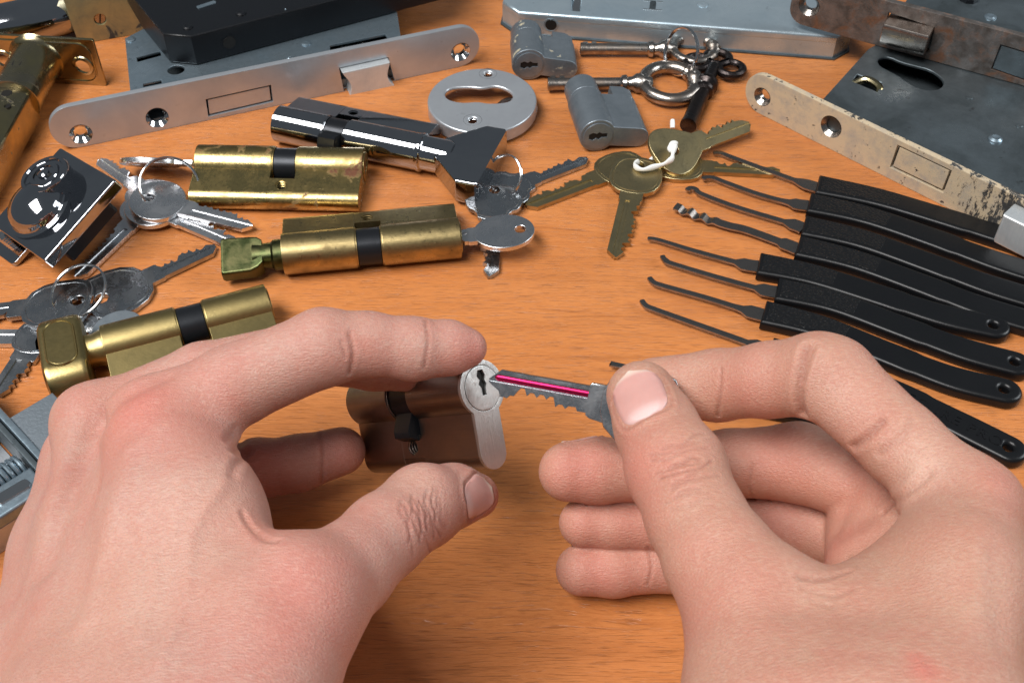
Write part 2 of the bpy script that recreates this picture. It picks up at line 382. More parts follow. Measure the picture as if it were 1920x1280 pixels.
def lie(a, b, toward, tilt=10.3, z=8.5):                 # cylinder lying on its side, leg towards or away from the lens
    A, B = G(*a, z), G(*b, z); x = (B-A).normalized()
    side = Vector((x.y, -x.x, 0))*(1 if toward else -1)
    leg = side*math.cos(R(tilt))-Vector((0, 0, 1))*math.sin(R(tilt))
    return frame(A, x, -leg), (B-A).length

# keys ------------------------------------------------------
def bow_outline(kind, r):
    if kind == 'round': return circ(0, 0, r, 40)
    if kind == 'oval': return circ(0, 0, r*1.12, 40, r*0.92)
    if kind == 'hex': p = [(-1.0, .45), (-.75, 1.0), (.35, 1.0), (.95, .5), (.95, -.5), (.35, -1.0), (-.75, -1.0), (-1.0, -.45)]
    elif kind == 'heart': p = [(-.95, .55), (-.55, 1.05), (.1, .98), (.75, .55), (1.0, .35), (1.0, -.35), (.75, -.55), (.1, -.98), (-.55, -1.05), (-.95, -.55), (-1.0, 0)]
    elif kind == 'wing': p = [(-.85, .55), (-.7, .95), (-.1, 1.1), (.45, .95), (.6, .62), (1.05, .5), (1.05, -.5), (.6, -.62), (.45, -.95), (-.1, -1.1), (-.7, -.95), (-.85, -.55)]
    else: p = [(-1.0, .35), (-.8, .75), (-.1, .95), (.6, .85), (.95, .4), (.95, -.4), (.6, -.85), (-.1, -.95), (-.8, -.75), (-1.0, -.35)]
    return chaikin([(x*r, y*r) for x, y in p], 2 if kind == 'heart' else 1)
def blade_mesh(x0, x1, W, t, seed, side=1, cuts=True, groove=(-0.38, -0.02), gd=0.55, depths=(.25, .4, .55, .7, .82)):
    rnd = random.Random(seed); st = []
    xs0 = x0+(x1-x0)*0.22; x = xs0; st.append((x0, 1.0)); st.append((xs0-.6, 1.0)); cur = 0.72
    while cuts and x < x1-5.5:
        nd = rnd.choice(depths); st += [(x, cur), (x+.9, nd), (x+2.0, nd)]; cur = min(1, nd+.28); x += 2.9
    st += [(x1-3.2, .55 if cuts else 1.0), (x1-1.0, .22), (x1, .02)]
    out = []; last = -1e9
    for (x, c) in st:
        if x <= last: x = last+.15
        last = x; out.append((x, c))
    b = MB(); secs = []
    for i, (x, c) in enumerate(out):
        lo = -W; g0, g1 = groove[0]*W*1.2, groove[1]*W+.2
        hi = max(c*W, g1+.35)
        if x > x1-3: k = max(0, (x-(x1-3))/3); lo = -W*(1-.75*k)
        g0 = max(g0, lo+.3); g1 = max(g1, g0+.3); hi = max(hi, g1+.25); d = t-gd
        e = .25
        top = [(lo, t-e), (lo+e*.5, t), (g0, t), (g0+.15, d), (g1-.15, d), (g1, t), (hi-e*.5, t), (hi, t-e)]
        sec = top+[(y, -z) for y, z in reversed(top)]
        secs.append([(x, side*y, z) for y, z in sec])
    b.loft(secs); return b
def key(label, bow, tip, kind='round', r=12.0, mat='chrome_key', roll=0.0, seed=1, W=4.0, t=1.05, side=1, hole=(-.55, .22), hole2=None, neck=True, group=None, cuts=True, name='key', embossed=True):
    Bp, Tp = Vector(bow), Vector(tip)
    x = (Tp-Bp).normalized(); up = Vector((0, 0, 1)); up = (up-x*up.dot(x)).normalized()
    up = Matrix.Rotation(R(roll), 3, x) @ up
    m4 = frame(Bp, x, up); Lk = (Tp-Bp).length
    th = thing(name, label, 'key', m4, group)
    loops = [bow_outline(kind, r)]
    if hole2 == 'square': loops.append(chaikin([(hole[0]*r-hole[1]*r, 0), (hole[0]*r, hole[1]*r), (hole[0]*r+hole[1]*r, 0), (hole[0]*r, -hole[1]*r)], 1))
    elif hole: loops.append(circ(hole[0]*r, 0, hole[1]*r, 20))
    MB().plate(loops, -t-.12, t+.12, 0.35, res=2).obj('bow', M[mat], th)
    bl = blade_mesh(r*.86, Lk, W, t, seed, side, cuts)
    if neck: bl.plate([[(r*.7, -W*1.12), (r*1.28, -W*1.12), (r*1.34, -W), (r*1.34, W), (r*1.28, W*1.12), (r*.7, W*1.12)]], -t-.02, t+.02, .2)
    bl.obj('blade', M[mat], th)
    if embossed and kind in ('hex', 'wing', 'trap'):
        rim = MB(); oo = bow_outline(kind, r*.86)
        rim.tube([(x*1.0, y, t+.1) for x, y in oo], .32, 6, closed=True); rim.obj('raised_rim', M[mat], th)
    return th
def ring(label, pts_centre, radius, normal, wire=0.55, group=None, turns=2.0):
    c = Vector(pts_centre); n = Vector(normal).normalized()
    m4 = frame(c, n.orthogonal(), n); t = thing('key_ring', label, 'ring', m4, group)
    k = int(48*turns); pts = [(radius*math.cos(2*math.pi*i/48), radius*math.sin(2*math.pi*i/48), (i/k-.5)*wire*2.6) for i in range(k+1)]
    MB().tube(pts, wire, 8).obj('wire_coil', M['wire'], t); return t

# ------------------------------------------------------------ mortise locks and big cases along the far side
def forend(t, m4, length, width, thick, holes, rects, mat, latch=None, zoff=0.0, endr=None):
    """upright face strip, front face in the plane y=0 of the lock's frame"""
    endr = width/2-.3 if endr is None else endr
    loops = [rrect(0, length, zoff, zoff+width, endr, 10)]
    for (u, v, r0, r1) in holes: loops.append(circ(u, v, r0, 24))
    for rc in rects: loops.append([(rc[0], rc[1]), (rc[2], rc[3]), (rc[4], rc[5]), (rc[6], rc[7])])
    fb = MB().plate(loops, -thick, 0, 0.3, XZ)
    fb.obj('forend', mat, t)
    if holes:
        for (u, v, r0, r1) in holes:
            funnel(MB(), r0-.05, r1, thick*.9, T(u, 0, v) @ RX(90)).obj('countersink', M['wire'] if mat is M['steel'] else M['old_iron'], t)
def quad(m4, pts, y=0.0):
    p0 = m4 @ Vector((0, y*MM, 0)); nrm = m4.to_3x3() @ Vector((0, 1, 0)); out = []
    for px in pts:
        q = loc(m4, onplane(px[0], px[1], p0/MM, nrm)); out += [q.x, q.z]
    return out
def uv(m4, px, y=0.0): q = quad(m4, [px], y); return q[0], q[1]
def shrink(q, d):
    cx, cy = sum(q[0::2])/4, sum(q[1::2])/4; out = []
    for i in range(4):
        x, y = q[2*i], q[2*i+1]; out += [x-math.copysign(d, x-cx), y-math.copysign(d, y-cy)]
    return out
def topxy(m4, pts, z):
    out = []
    zz = (m4 @ Vector((0, 0, z*MM))).z/MM
    for p in pts:
        q = loc(m4, G(p[0], p[1], zz)); out.append((q.x, q.y))
    return out
def studs(t, m4, pts, z, mat, r=2.2, name='rivet', h=.7):
    for p in pts:
        q = topxy(m4, [p], z)[0]
        MB().lathe([(r, -.2), (r*.95, h*.45), (r*.6, h), (r*.25, h*.75), (.05, h*.7)], 18, T(q[0], q[1], z)).obj(name, mat, t)

# A: silver mortise lock, face strip towards the lens
mA = frame(G(108, 286), G(900, 118)-G(108, 286), (0, 0, 1))
LA = (G(900, 118)-G(108, 286)).length
WA = 22.5
tA = thing('mortise_lock', 'silver mortise lock with long rounded face strip lying under the black lock case', 'lock', mA)
hA = [(*uv(mA, (152, 252)), 5.0, 3.0), (*uv(mA, (295, 221)), 5.2, 3.4), (*uv(mA, (864, 98)), 5.0, 3.0)]
rA = quad(mA, [(386, 187), (508, 160), (512, 191), (391, 219)]); lA = quad(mA, [(636, 128), (728, 108), (742, 160), (648, 185)])
forend(tA, mA, LA, WA, 3.0, hA, [rA, lA], M['steel'])
MB().plate([[tuple(shrink(rA, .8)[2*i:2*i+2]) for i in range(4)]], -2.8, -0.6, .25, XZ).obj('deadbolt', M['steel'], tA)
ls = shrink(lA, .4); a_, b_, c_, d_ = [Vector((ls[2*i], ls[2*i+1])) for i in range(4)]
def edge(p, q, bow_, n=8): 
    d = q-p; nn = Vector((d.y, -d.x)).normalized(); return [tuple(p+d*(i/n)+nn*(bow_*math.sin(math.pi*i/n)**1.5)) for i in range(n)]
MB().plate([edge(a_, b_, 0)+edge(b_, c_, 3.0)+edge(c_, d_, 0)+edge(d_, a_, 3.0)], -6, 4.0, .5, XZ, 2).obj('latch_bolt', M['alu'], tA)
zA = 17.0
outA = topxy(mA, [(246, 190), (234, 72), (300, 38), (735, -40), (752, 72), (760, 92)], zA)
outA[0] = (outA[0][0], 3.1); outA[-1] = (outA[-1][0], 3.1)
hq = topxy(mA, [(618, 85), (722, 64), (732, 82), (622, 108)], zA)
sl = topxy(mA, [(256, 108), (300, 96), (302, 104), (258, 116)], zA); sl2 = topxy(mA, [(268, 157), (302, 150), (303, 156), (269, 163)], zA)
rh = topxy(mA, [(330, 131)], zA)[0]
MB().plate([outA, hq, sl, sl2, circ(rh[0], rh[1], 4.0, 20)], 15.6, zA, .4).obj('case_cover', M['galv'], tA)
MB().plate([[(x*.995+.3, y) for x, y in outA]], 0.6, 5.0, .3).obj('case_back', M['galv_dark'], tA)
mb = MB()
for i in range(len(outA)):
    p, q = Vector(outA[i]), Vector(outA[(i+1) % len(outA)])
    if i == len(outA)-1: continue
    d = (q-p); n_ = Vector((-d.y, d.x)).normalized()*-1.2
    mb.plate([[tuple(p), tuple(q), tuple(q+n_), tuple(p+n_)]], 4.8, 15.8, .1)
mb.obj('case_wall', M['galv_dark'], tA)
sc = [Vector(topxy(mA, [p], 12)[0]) for p in ((640, 88), (690, 80))]
sp_ = MB(); sp_.tube([(sc[0].x+(sc[1].x-sc[0].x)*i/90, sc[0].y+(sc[1].y-sc[0].y)*i/90+3*math.cos(i*.7), 10+3*math.sin(i*.7)) for i in range(91)], .55, 6); sp_.obj('latch_spring', M['wire'], tA)
studs(tA, mA, [(574, 82), (245, 75)], zA, M['galv'], 2.6); studs(tA, mA, [(543, 110), (336, 163), (742, 80)], zA, M['galv'], 1.6, 'peened_pin')

# B: black lacquered case resting on lock A
zb0, zb1 = 17.2, 33.0
mB = frame(G(370, 123, zb0), G(830, 1, zb0)-G(370, 123, zb0), (0, 0, 1))
tB = thing('lock_case', 'black lacquered lock case with cut corners stacked on the silver mortise lock', 'lock', mB)
LB = (G(830, 1, zb0)-G(370, 123, zb0)).length
pB = topxy(mB, [(319, 118), (266, 52)], 0)
outB = [(0, 0), (LB, 0), (LB+12, 14), (LB+12, 85), (pB[1][0], 85), pB[1], pB[0]]
cB = MB().plate([outB], 0.1, zb1-zb0, 1.0, res=3)
cB.obj('case', M['black_case'], tB)
u, v = uv(mB, (430, 80))
MB().lathe([(3.2, .05), (3.2, -.9), (3.9, -.9), (3.9, .12), (3.2, .12)], 24, T(u, -.06, v) @ RX(90), cap=False).obj('bolt_hole_rim', M['black_case'], tB)
MB().cyl(3.1, -.3, .3, 24, T(u, -.05, v) @ RX(90), .05).obj('bolt_hole_shade', M['hole'], tB)  # dark disc on the uncut case, painted as the shade of a hole
studs(tB, mB, [(352, 52), (452, 26)], zb1-zb0, M['black_case'], 2.6, 'rivet', .9); studs(tB, mB, [(535, 18)], zb1-zb0, M['galv'], .5, 'rivet', .4)
q = topxy(mB, [(387, 10)], zb1-zb0)[0]
MB().plate([rrect(-5, 5, -1.3, 1.3, 1.0)], zb1-zb0-.2, zb1-zb0+.5, .2, T(q[0], q[1], 0) @ RZ(8)).obj('peened_tab', M['galv'], tB)

# C: long galvanised case
mC = frame(G(972, 66), G(1560, 112)-G(972, 66), (0, 0, 1))
tC = thing('lock_case', 'pale blue galvanised long lock case behind the old skeleton keys', 'lock', mC)
LC = (G(1560, 112)-G(972, 66)).length; hC = 13.5
oc = topxy(mC, [(942, 2)], hC)[0]
outC = [(0, 0), (LC, 0), (LC+8, 9), (LC+8, 95), (oc[0]-2, 95), (oc[0], oc[1])]
s1 = topxy(mC, [(1072, -12), (1090, -12), (1087, 20), (1074, 19)], hC)
MB().plate([outC, s1], hC-5, hC, 1.6, res=4).obj('case_cover', M['galv_light'], tC)
MB().plate([[(x, y+.15 if y < 20 else y) for x, y in outC]], 0.9, hC-4.0, .3).obj('case_wall', M['galv_light'], tC)
MB().plate([[(x-1.0 if x < 5 else x+1.0, y-1.0 if y < 20 else y) for x, y in outC]], 0.05, 1.0, .2).obj('base_plate', M['galv_dark'], tC)
q = topxy(mC, [(1082, 2)], hC)[0]; MB().plate([rrect(-2.0, 2.0, -9, 8, .8)], 2, hC-2, .3, T(*q)).obj('locking_tab', M['wire'], tC)
u, v = uv(mC, (1033, 47)); MB().lathe([(3.0, .05), (3.0, -.8), (3.7, -.8), (3.7, .12)], 24, T(u, -.1, v) @ RX(90), cap=False).obj('hole_rim', M['galv_light'], tC)
MB().cyl(3.0, -.2, .25, 24, T(u, -.1, v) @ RX(90), .05).obj('bolt_hole_shade', M['hole'], tC)  # flat dark disc carries the hole's inner shade in its colour
q = topxy(mC, [(1224, 11)], hC)[0]; MB().plate([rrect(-1.6, 1.6, -4, 4, .6)], hC-.3, hC+.35, .2, T(*q)).obj('rivet_bar', M['galv_dark'], tC)
for dy in (-4.2, 4.6): MB().plate([rrect(-5, 5, -.3, .3, .2)], hC-.3, hC+.25, .1, T(q[0], q[1]+dy, 0)).obj('stamped_line', M['wire'], tC)
studs(tC, mC, [(1318, 9)], hC, M['galv_light'], 3.0, 'rivet', .8)

# E: beige painted mortise lock
mE = frame(G(1392, 198), G(1935, 470)-G(1392, 198), (0, 0, 1))
tE = thing('mortise_lock', 'mortise lock with chipped beige painted face strip and dark grey case', 'lock', mE)
LE = 236.0; WE = 21.0
hE = [(*uv(mE, (1429, 182)), 4.6, 2.9), (*uv(mE, (1558, 238)), 5.4, 3.7)]
rE = quad(mE, [(1683, 272), (1784, 320), (1768, 362), (1668, 314)]); 
forend(tE, mE, LE, WE, 3.0, hE, [rE], M['beige'])
MB().plate([[tuple(shrink(rE, 1.0)[2*i:2*i+2]) for i in range(4)]], -2.8, -0.5, .3, XZ).obj('deadbolt', M['beige'], tE)
zE = 17.0
u, v = uv(mE, (1880, 440))
MB().plate([[(u, 3.2), (u+28, 3.2), (u+28, 18), (u, 18)]], 0.05, 11, 1.2, XZ, 3).obj('latch_bolt', M['alu'], tE)
oE = topxy(mE, [(1548, 186), (1628, 92)], zE)
outE = [(oE[0][0], 3.1), (oE[0][0]+178, 3.1), (oE[0][0]+178, 92), (oE[1][0]+2, 92), (oE[1][0], oE[1][1])]
cq = topxy(mE, [(1645, 113), (1655, 107), (1668, 107), (1690, 117), (1718, 124), (1745, 131), (1765, 145), (1771, 157), (1762, 167), (1745, 170), (1722, 166), (1700, 154), (1685, 142), (1665, 132), (1650, 124)], zE)
sq = topxy(mE, [(1597, 152), (1608, 139), (1654, 155), (1645, 172)], zE)
MB().plate([outE, chaikin(cq, 1), sq], 15.5, zE, .5, res=2).obj('case_cover', M['galv_dark'], tE)
MB().plate([[(x, y) for x, y in outE]], 0.6, 4.5, .3).obj('case_back', M['galv_dark'], tE)
MB().plate([outE, [(outE[0][0]+2, 5), (outE[1][0]-2, 5), (outE[2][0]-2, 90), (outE[3][0]+3, 90), (outE[4][0]+3, outE[4][1])]], 4.3, 15.7, .1).obj('case_wall', M['galv_dark'], tE)
q = topxy(mE, [(1625, 155)], zE)[0]
MB().tube(smoothline([(q[0]-6, q[1]-3, 14), (q[0]-2, q[1]+2.5, 16.6), (q[0]+6, q[1]+1.5, 16.4), (q[0]+8, q[1]-2, 14)]), 1.8, 10).obj('spring_tab', M['zinc_yellow'], tE)
studs(tE, mE, [(1866, 262)], zE, M['galv'], 3.2, 'rivet', 1.4); studs(tE, mE, [(1818, 184), (1912, 236)], zE, M['galv_dark'], 1.8, 'rivet', .5)

# D: rusty mortise lock on top of lock E and case C
zd = 17.3
mD = frame(G(1476, 40, zd), G(1935, 166, zd)-G(1476, 40, zd), (0, 0, 1))
tD = thing('mortise_lock', 'rusty brown mortise lock with grey latch lying across the other locks', 'lock', mD)
hD = [(*uv(mD, (1517, 12)), 5.2, 3.2)]
rD = quad(mD, [(1876, 84), (1950, 106), (1932, 156), (1858, 130)]); lD = quad(mD, [(1666, 24), (1752, 52), (1742, 100), (1655, 70)])
forend(tD, mD, 236, 24, 3.2, hD, [rD, lD], M['rust'], endr=8)
MB().plate([[tuple(shrink(rD, .6)[2*i:2*i+2]) for i in range(4)]], -3.0, -.3, .3, XZ).obj('deadbolt', M['galv_dark'], tD)
ll = shrink(lD, .5); xa, xb = (ll[0]+ll[6])/2, (ll[2]+ll[4])/2; za, zb_ = (ll[5]+ll[7])/2, (ll[1]+ll[3])/2
MB().plate([[(4, za), (0, za), (-8, za+1.5), (-9.5, za+4), (-9.5, zb_-2), (-8.5, zb_-.4), (0, zb_), (4, zb_)]], xa, xb, .4, YZ, 2).obj('latch_bolt', M['pick'], tD)
outD = [(52, 3.3), (225, 3.3), (225, 85), (70, 85), (52, 70)]
MB().plate([outD], 3.2, 19.5, .8, res=2).obj('case', M['galv_dark'], tD)
studs(tD, mD, [(1857, 33), (1900, 75)], 19.5, M['galv'], 3.0, 'rivet', 1.0)
q = topxy(mD, [(1815, 0)], 19.5)[0]; MB().cyl(4.5, 19.3, 22, 8, T(*q), .4).obj('follower_nut', M['black_cam'], tD)

# brass plate and chrome lever in the far left corner
mP = frame(G(148, 84), G(285, 60)-G(148, 84), (0, 0, 1))
tP = thing('brass_plate', 'stained dull brass block with a slotted screw beside the black lock case', 'plate', mP)
s_ = uv(mP, (188, 37))
MB().plate([[(0, 0), (70, 0), (70, 30), (-1, 30)], circ(s_[0], s_[1], 3.0, 20)], -9, 0, .5, XZ).obj('plate', M['brass_dirty'], tP)
MB().cyl(2.85, -2.2, -1.0, 20, T(s_[0], 0, s_[1]) @ RX(90), .2).obj('screw', M['old_iron'], tP)
MB().plate([[(-2.6, -.35), (2.6, -.35), (2.6, .35), (-2.6, .35)]], -1.1, -.85, .05, T(s_[0], 0, s_[1]) @ RX(90) @ RZ(75)).obj('screw_slot_shade', M['hole'], tP)  # thin dark strip painted as the shade in the screw's slot
hp = [G(-60, 62, 12), G(0, 52, 13), G(70, 36, 13.5), G(130, 16, 13), G(175, -20, 12), G(200, -60, 12)]
mH = frame(G(40, 60), (1, 0, 0), (0, 0, 1))
tH = thing('door_handle', 'shiny chrome lever door handle curving out of the far corner', 'handle', mH)
MB().tube(smoothline([loc(mH, p) for p in hp], 8), [12.0]*41, 28, flat=.95).obj('lever', M['chrome'], tH)

# tubular latch, left
mL = frame(G(200, 162), G(200, 162)-G(-40, 148), (0, 0, 1))
tL = thing('tubular_latch', 'yellow zinc plated tubular latch with square face plate by the table edge', 'latch', mL)
LL = 62.0
u1, v1 = uv(mL, (156, 124)); u2, v2 = uv(mL, (8, 112))
MB().plate([rrect(-LL, 0, 0, 26, 1.2), circ(u1, v1, 4.2, 20), circ(u2, v2, 4.2, 20)], -1.6, 0, .35, XZ).obj('face_plate', M['zinc_yellow'], tL)
rimp = rrect(-LL+3, -3, 2.5, 23.5, 6, 6)
MB().tube([(x, -.1, z) for x, z in rimp], .45, 6, closed=True).obj('pressed_rim', M['zinc_yellow'], tL)
for (u, v) in ((u1, v1), (u2, v2)): MB().lathe([(4.1, .1), (3.6, .9), (5.0, .5), (5.4, 0)], 20, T(u, -.1, v) @ RX(90), cap=False).obj('hole_rim', M['zinc_yellow'], tL)
tc0 = Vector((-31.5, 0.2, 13.0))
e1 = loc(mL, G(28, 190, 12.0)); e2 = loc(mL, G(-34, 300, 11.5))
ax = (Vector(e1)-tc0).normalized()
MB().tube([tc0-ax*1.0, tc0+ax*1.0, tc0+ax*3, Vector(e1)-ax*1, Vector(e1)], [14.0, 12.6, 11.6, 11.6, 11.2], 32).obj('tube', M['zinc_yellow'], tL)
MB().tube([Vector(e1)-ax*2.5, Vector(e1)+ax*.5, Vector(e1)+ax*1], [11.9, 11.9, 11.0], 32).obj('collar', M['zinc_yellow'], tL)
bdy = MB(); P0 = Vector(e1); P1 = Vector(e2); dx = (P1-P0).normalized(); dn = Vector((0, 0, 1)); dn = (dn-dx*dn.dot(dx)).normalized(); ds = dn.cross(dx)
mloc = Matrix(((dx.x, ds.x, dn.x, P0.x), (dx.y, ds.y, dn.y, P0.y), (dx.z, ds.z, dn.z, P0.z), (0, 0, 0, 1)))
lenb = (P1-P0).length+25
sec = [(-9.5, -9), (9.5, -9), (9.5, 4), (8, 6.5), (4, 8.6), (-4, 8.6), (-8, 6.5), (-9.5, 4)]
MB().plate([sec], 0, lenb, .5, mloc @ YZ).obj('bolt_carrier', M['zinc_yellow'], tL)
for (a, b_, r_) in ((6, 1, 2.6), (16, 4.5, 1.6), (22, -4, 2.2)):
    MB().cyl(r_, 8.2 if abs(b_) < 4 else 7.4, 8.75 if abs(b_) < 4 else 8.6, 16, mloc @ T(a, b_, 0), .05).obj('punched_hole_shade', M['hole'], tL)  # dark disc on solid metal, painted as a hole's shade
MB().plate([rrect(9, 14, -2.2, 2.2, 1)], 11.2, 12.0, .2, mloc @ T(-26, 0, -.3)).obj('punched_hole_shade', M['hole'], tL)  # same painted shade as a rounded dark patch

# square chrome cam lock, leaning on its body so that the face tips towards the lens
e1 = Vector(RGT*132+DWN*71-FWD*95)/4.15; e2 = Vector(RGT*-103+DWN*139-FWD*39)/4.15
P0 = G(112, 276, 29.0); mK = frame(P0, e1, e1.cross(e2)*-1 if e1.cross(e2).z < 0 else e1.cross(e2))
tK = thing('cam_lock', 'square mirror chrome furniture lock with domed key plug', 'lock', mK)
sK = (e1.length+e2.length)/2; ys = -1 if loc(mK, P0+e2).y < 0 else 1; cy = ys*sK/2
MB().plate([rrect(0, sK, min(0, ys*sK), max(0, ys*sK), 1.0)], -5.5, 0, .8, res=3).obj('housing', M['chrome'], tK)
MB().plate([rrect(5, sK-5, cy-14, cy+14, 1.5)], -14.5, -5.4, .4).obj('lock_body', M['black_cam'], tK)
dl = Vector((sK*.42, ys*sK*.62, 0)); pl = Vector((sK*.36, ys*sK*.34, 0))
dome = [(14.6, -.2), (14.6, .7), (13.0, 1.2), (12.6, 2.0)]+[(12.6*math.cos(R(a)), 2.0+7.5*math.sin(R(a))) for a in range(8, 90, 8)]+[(.1, 9.5)]
MB().lathe(dome, 48, T(dl.x, dl.y, 0)).obj('dome', M['chrome'], tK)
mpl = T(pl.x, pl.y, 7.5) @ RX(ys*8)
MB().lathe([(10.4, -8), (10.6, -.8), (10.0, .2), (8.6, .4), (8.2, -.4), (6.8, -.4), (6.4, .4), (4.6, .4), (4.4, -.2), (.1, -.2)], 48, mpl).obj('key_plug', M['chrome'], tK)
MB().plate([rrect(-4, 4, -.9, .9, .4)], -.25, .1, .03, mpl @ RZ(20)).obj('key_slot_shade', M['hole'], tK)  # dark strip painted as shade within the plug's slot
MB().lathe([(2.6, -.2), (2.4, .7), (1.4, 1.2), (.1, 1.4)], 20, mpl).obj('shutter', M['chrome'], tK)
bl_ = loc(mK, G(30, 462, 3))
MB().plate([rrect(-10, 8, -7, 7, 2)], -1.2, 1.0, .3, T(bl_.x, bl_.y, bl_.z)).obj('fixing_bracket', M['chrome'], tK)
MB().lathe([(2.2, 0)]+[(2.2+.35*(i % 2), .4+i*.6) for i in range(14)]+[(2.0, 9.0)], 16, T(bl_.x, bl_.y, bl_.z)).obj('fixing_screw', M['wire'], tK)

# latch mechanism at the left edge, near
mI = frame(G(98, 893, 15), G(98, 893, 15)-G(0, 786, 15), (0, 0, 1))
tI = thing('latch_case', 'galvanised latch case with a spring and square grey bolt beside the left hand', 'lock', frame(Vector(G(98, 893, 15))-Vector((0, 0, 15)), G(98, 893, 15)-G(0, 786, 15), (0, 0, 1)))
MB().plate([rrect(-62, 4, 0, 17, .8)], -2.4, 0, .4, XZ @ T(0, 0, 0)).obj('forend', M['galv'], tI)
MB().plate([rrect(-62, 4, 1, 15.6, .8)], .5, 2.6, .4, XZ).obj('guide_plate', M['galv_dark'], tI)
MB().plate([[(-33, 2.5), (-9, 2.5), (-9, 19), (-33, 19)]], 3, 15.6, .5, T(0, 0, 0)).obj('bolt', M['zinc'], tI)
outI = [(-62, -3), (-62, -60), (3, -60), (3, -3), (-9, -3), (-9, -24), (-40, -24), (-40, -3)]
MB().plate([outI], 10, 15.2, 1.0, res=3).obj('case_cover', M['galv'], tI)
MB().plate([[(x*.99, y*.985-.2) for x, y in outI]], .05, 10.4, .3).obj('case_wall', M['steel'], tI)
MB().plate([rrect(-40, -9, -24, -3.2, .5)], .3, 1.2, .1).obj('case_floor', M['steel'], tI)
MB().tube([(-17+4.6*math.cos(i*.52), -4-i*.165, 8+4.6*math.sin(i*.52)) for i in range(118)], .85, 8).obj('spring', M['galv'], tI)
MB().tube([(-17, -3, 8), (-17, -23.5, 8)], 3.0, 14).obj('spring_rod', M['galv_dark'], tI)
MB().plate([rrect(-6, 6, -2.2, 2.2, 1.6)], 14.9, 16.0, .3, T(-3.2, -12.5, 0) @ RZ(88)).obj('pressed_lug', M['wire'], tI)
# ------------------------------------------------------------ lock cylinders lying on the table
# brass double cylinder, leg towards the lens, rust stained
m4, Lc = lie((374, 307), (684, 313), True)
t1 = thing('lock_cylinder', 'bright brass double lock cylinder with rust stains and a key in one end', 'lock cylinder', m4)
euro(t1, 0, Lc, Lc*.535, M['brass_rust'], plugs=((M['brass_clean'], 60), (M['brass_clean'], 0)), lug=None)
axv = (m4.to_3x3() @ Vector((1, 0, 0)))
p_in = (m4 @ Vector((0, 0, 0)))/MM
key('steel key stuck in the rust stained brass cylinder, bow seen edge on', p_in-axv*22, p_in+axv*1.0, 'oval', 12, 'chrome_key', -44, 5, cuts=False)

# brass thumb turn cylinder with green knob, leg away
m4, Lc = lie((531, 477), (862, 446), False)
t2 = thing('lock_cylinder', 'aged brass lock cylinder with a green tarnished turn knob', 'lock cylinder', m4)
euro(t2, 0, Lc, Lc*.485, M['brass'], plugs=(None, (M['brass'], 90)), lug=None)
MB().lathe([(6.4, 0), (6.4, -3.5), (5.4, -4.5), (5.2, -8.5), (5.2, -12)], 32, YZ).obj('knob_neck', M['brass_green'], t2)
kb = MB(); secs = []
for (x, hy_, hz) in ((-8.0, 5.6, 4.6), (-10.0, 7.4, 4.2), (-13, 8.2, 3.4), (-23.5, 8.6, 3.4), (-24.5, 8.2, 3.0)):
    secs.append([(x, a, b) for a, b in rrect(-hy_, hy_, -hz, hz, 1.2, 3)])
kb.loft(secs, RX(-62)).obj('turn_knob', M['brass_green'], t2)
axv = (m4.to_3x3() @ Vector((1, 0, 0))); p_in = (m4 @ Vector((Lc*MM, 0, 0)))/MM
key('oval bowed steel key inserted in the brass cylinder with green knob', p_in+axv*18.5+Vector((0, 0, .5)), p_in-axv*1.5, 'oval', 11.5, 'chrome_key', 0, 7, cuts=False, hole=(-.6, .20))

# satin brass cylinder with big oval knob, leg towards the lens
m4, Lc = lie((172, 658), (505, 572), True)
Lk = Lc
t3 = thing('lock_cylinder', 'satin brass lock cylinder with a wide scooped turn knob partly behind the left hand', 'lock cylinder', m4)
euro(t3, Lc*.075, Lc, Lc*.56, M['brass_clean'], plugs=(None, (M['brass_clean'], 0)), lug=None)
MB().lathe([(6.4, -2), (6.4, 2), (7.0, 4), (7.0, Lc*.075+.5)], 32, YZ).obj('knob_neck', M['brass_clean'], t3)
kp = [(-15.5+(2 if abs(y) > 12 else 0), y) for y in (-15, 15)]
kb = MB(); W3 = 14.5
secs = []
for (x, k) in ((-17, .86), (-16, .97), (-14.5, 1.0), (-3.5, 1.0), (-2, .97), (-1.2, .88)):
    secs.append([(x, a*k, b*k) for a, b in rrect(-18, 18, -8.2, 8.2, 7.6, 7)])
kbo = kb.loft(secs, T(0, 0, 0) @ RX(80)).obj('turn_knob', M['brass_clean'], t3)
MB().plate([rrect(-14.4, -4.2, -11.5, 11.5, 5.0, 6)], -.9, .32, .3, RX(80) @ T(0, 0, 8.2) , 2).obj('finger_scoop', M['brass_clean'], t3)
MB().tube([(x, y, 8.45) for x, y in rrect(-14.6, -4.0, -11.8, 11.8, 5.2, 6)], .38, 6, RX(80), closed=True).obj('scoop_rim', M['brass_clean'], t3)

# chrome cylinder with trapezoid knob, leg away
m4, Lc = lie((523, 232), (790, 286), False)
t4 = thing('lock_cylinder', 'polished chrome lock cylinder with a large flared turn knob', 'lock cylinder', m4)
euro(t4, 0, Lc, Lc*.43, M['chrome'], plugs=((M['chrome'], 0), None), lug=170)
MB().lathe([(8.7, -.6), (8.9, .2), (8.9, 1.2), (8.2, 1.6), (7.9, 2), (7.9, 13.5), (6.8, 15.5), (3, 16.8)], 36, T(Lc, 0, 0) @ YZ).obj('knob_neck', M['chrome'], t4)
secs = []
for (x, hy_, hz) in ((7, 5.0, 3.6), (9.5, 7.6, 5.2), (13, 10.5, 5.8), (23.5, 20.5, 6.0), (24.5, 21.2, 6.0), (33, 21.2, 6.2), (33.8, 20.6, 5.6)):
    secs.append([(x, a, b) for a, b in rrect(-hy_, hy_, -hz, hz, 1.3, 3)])
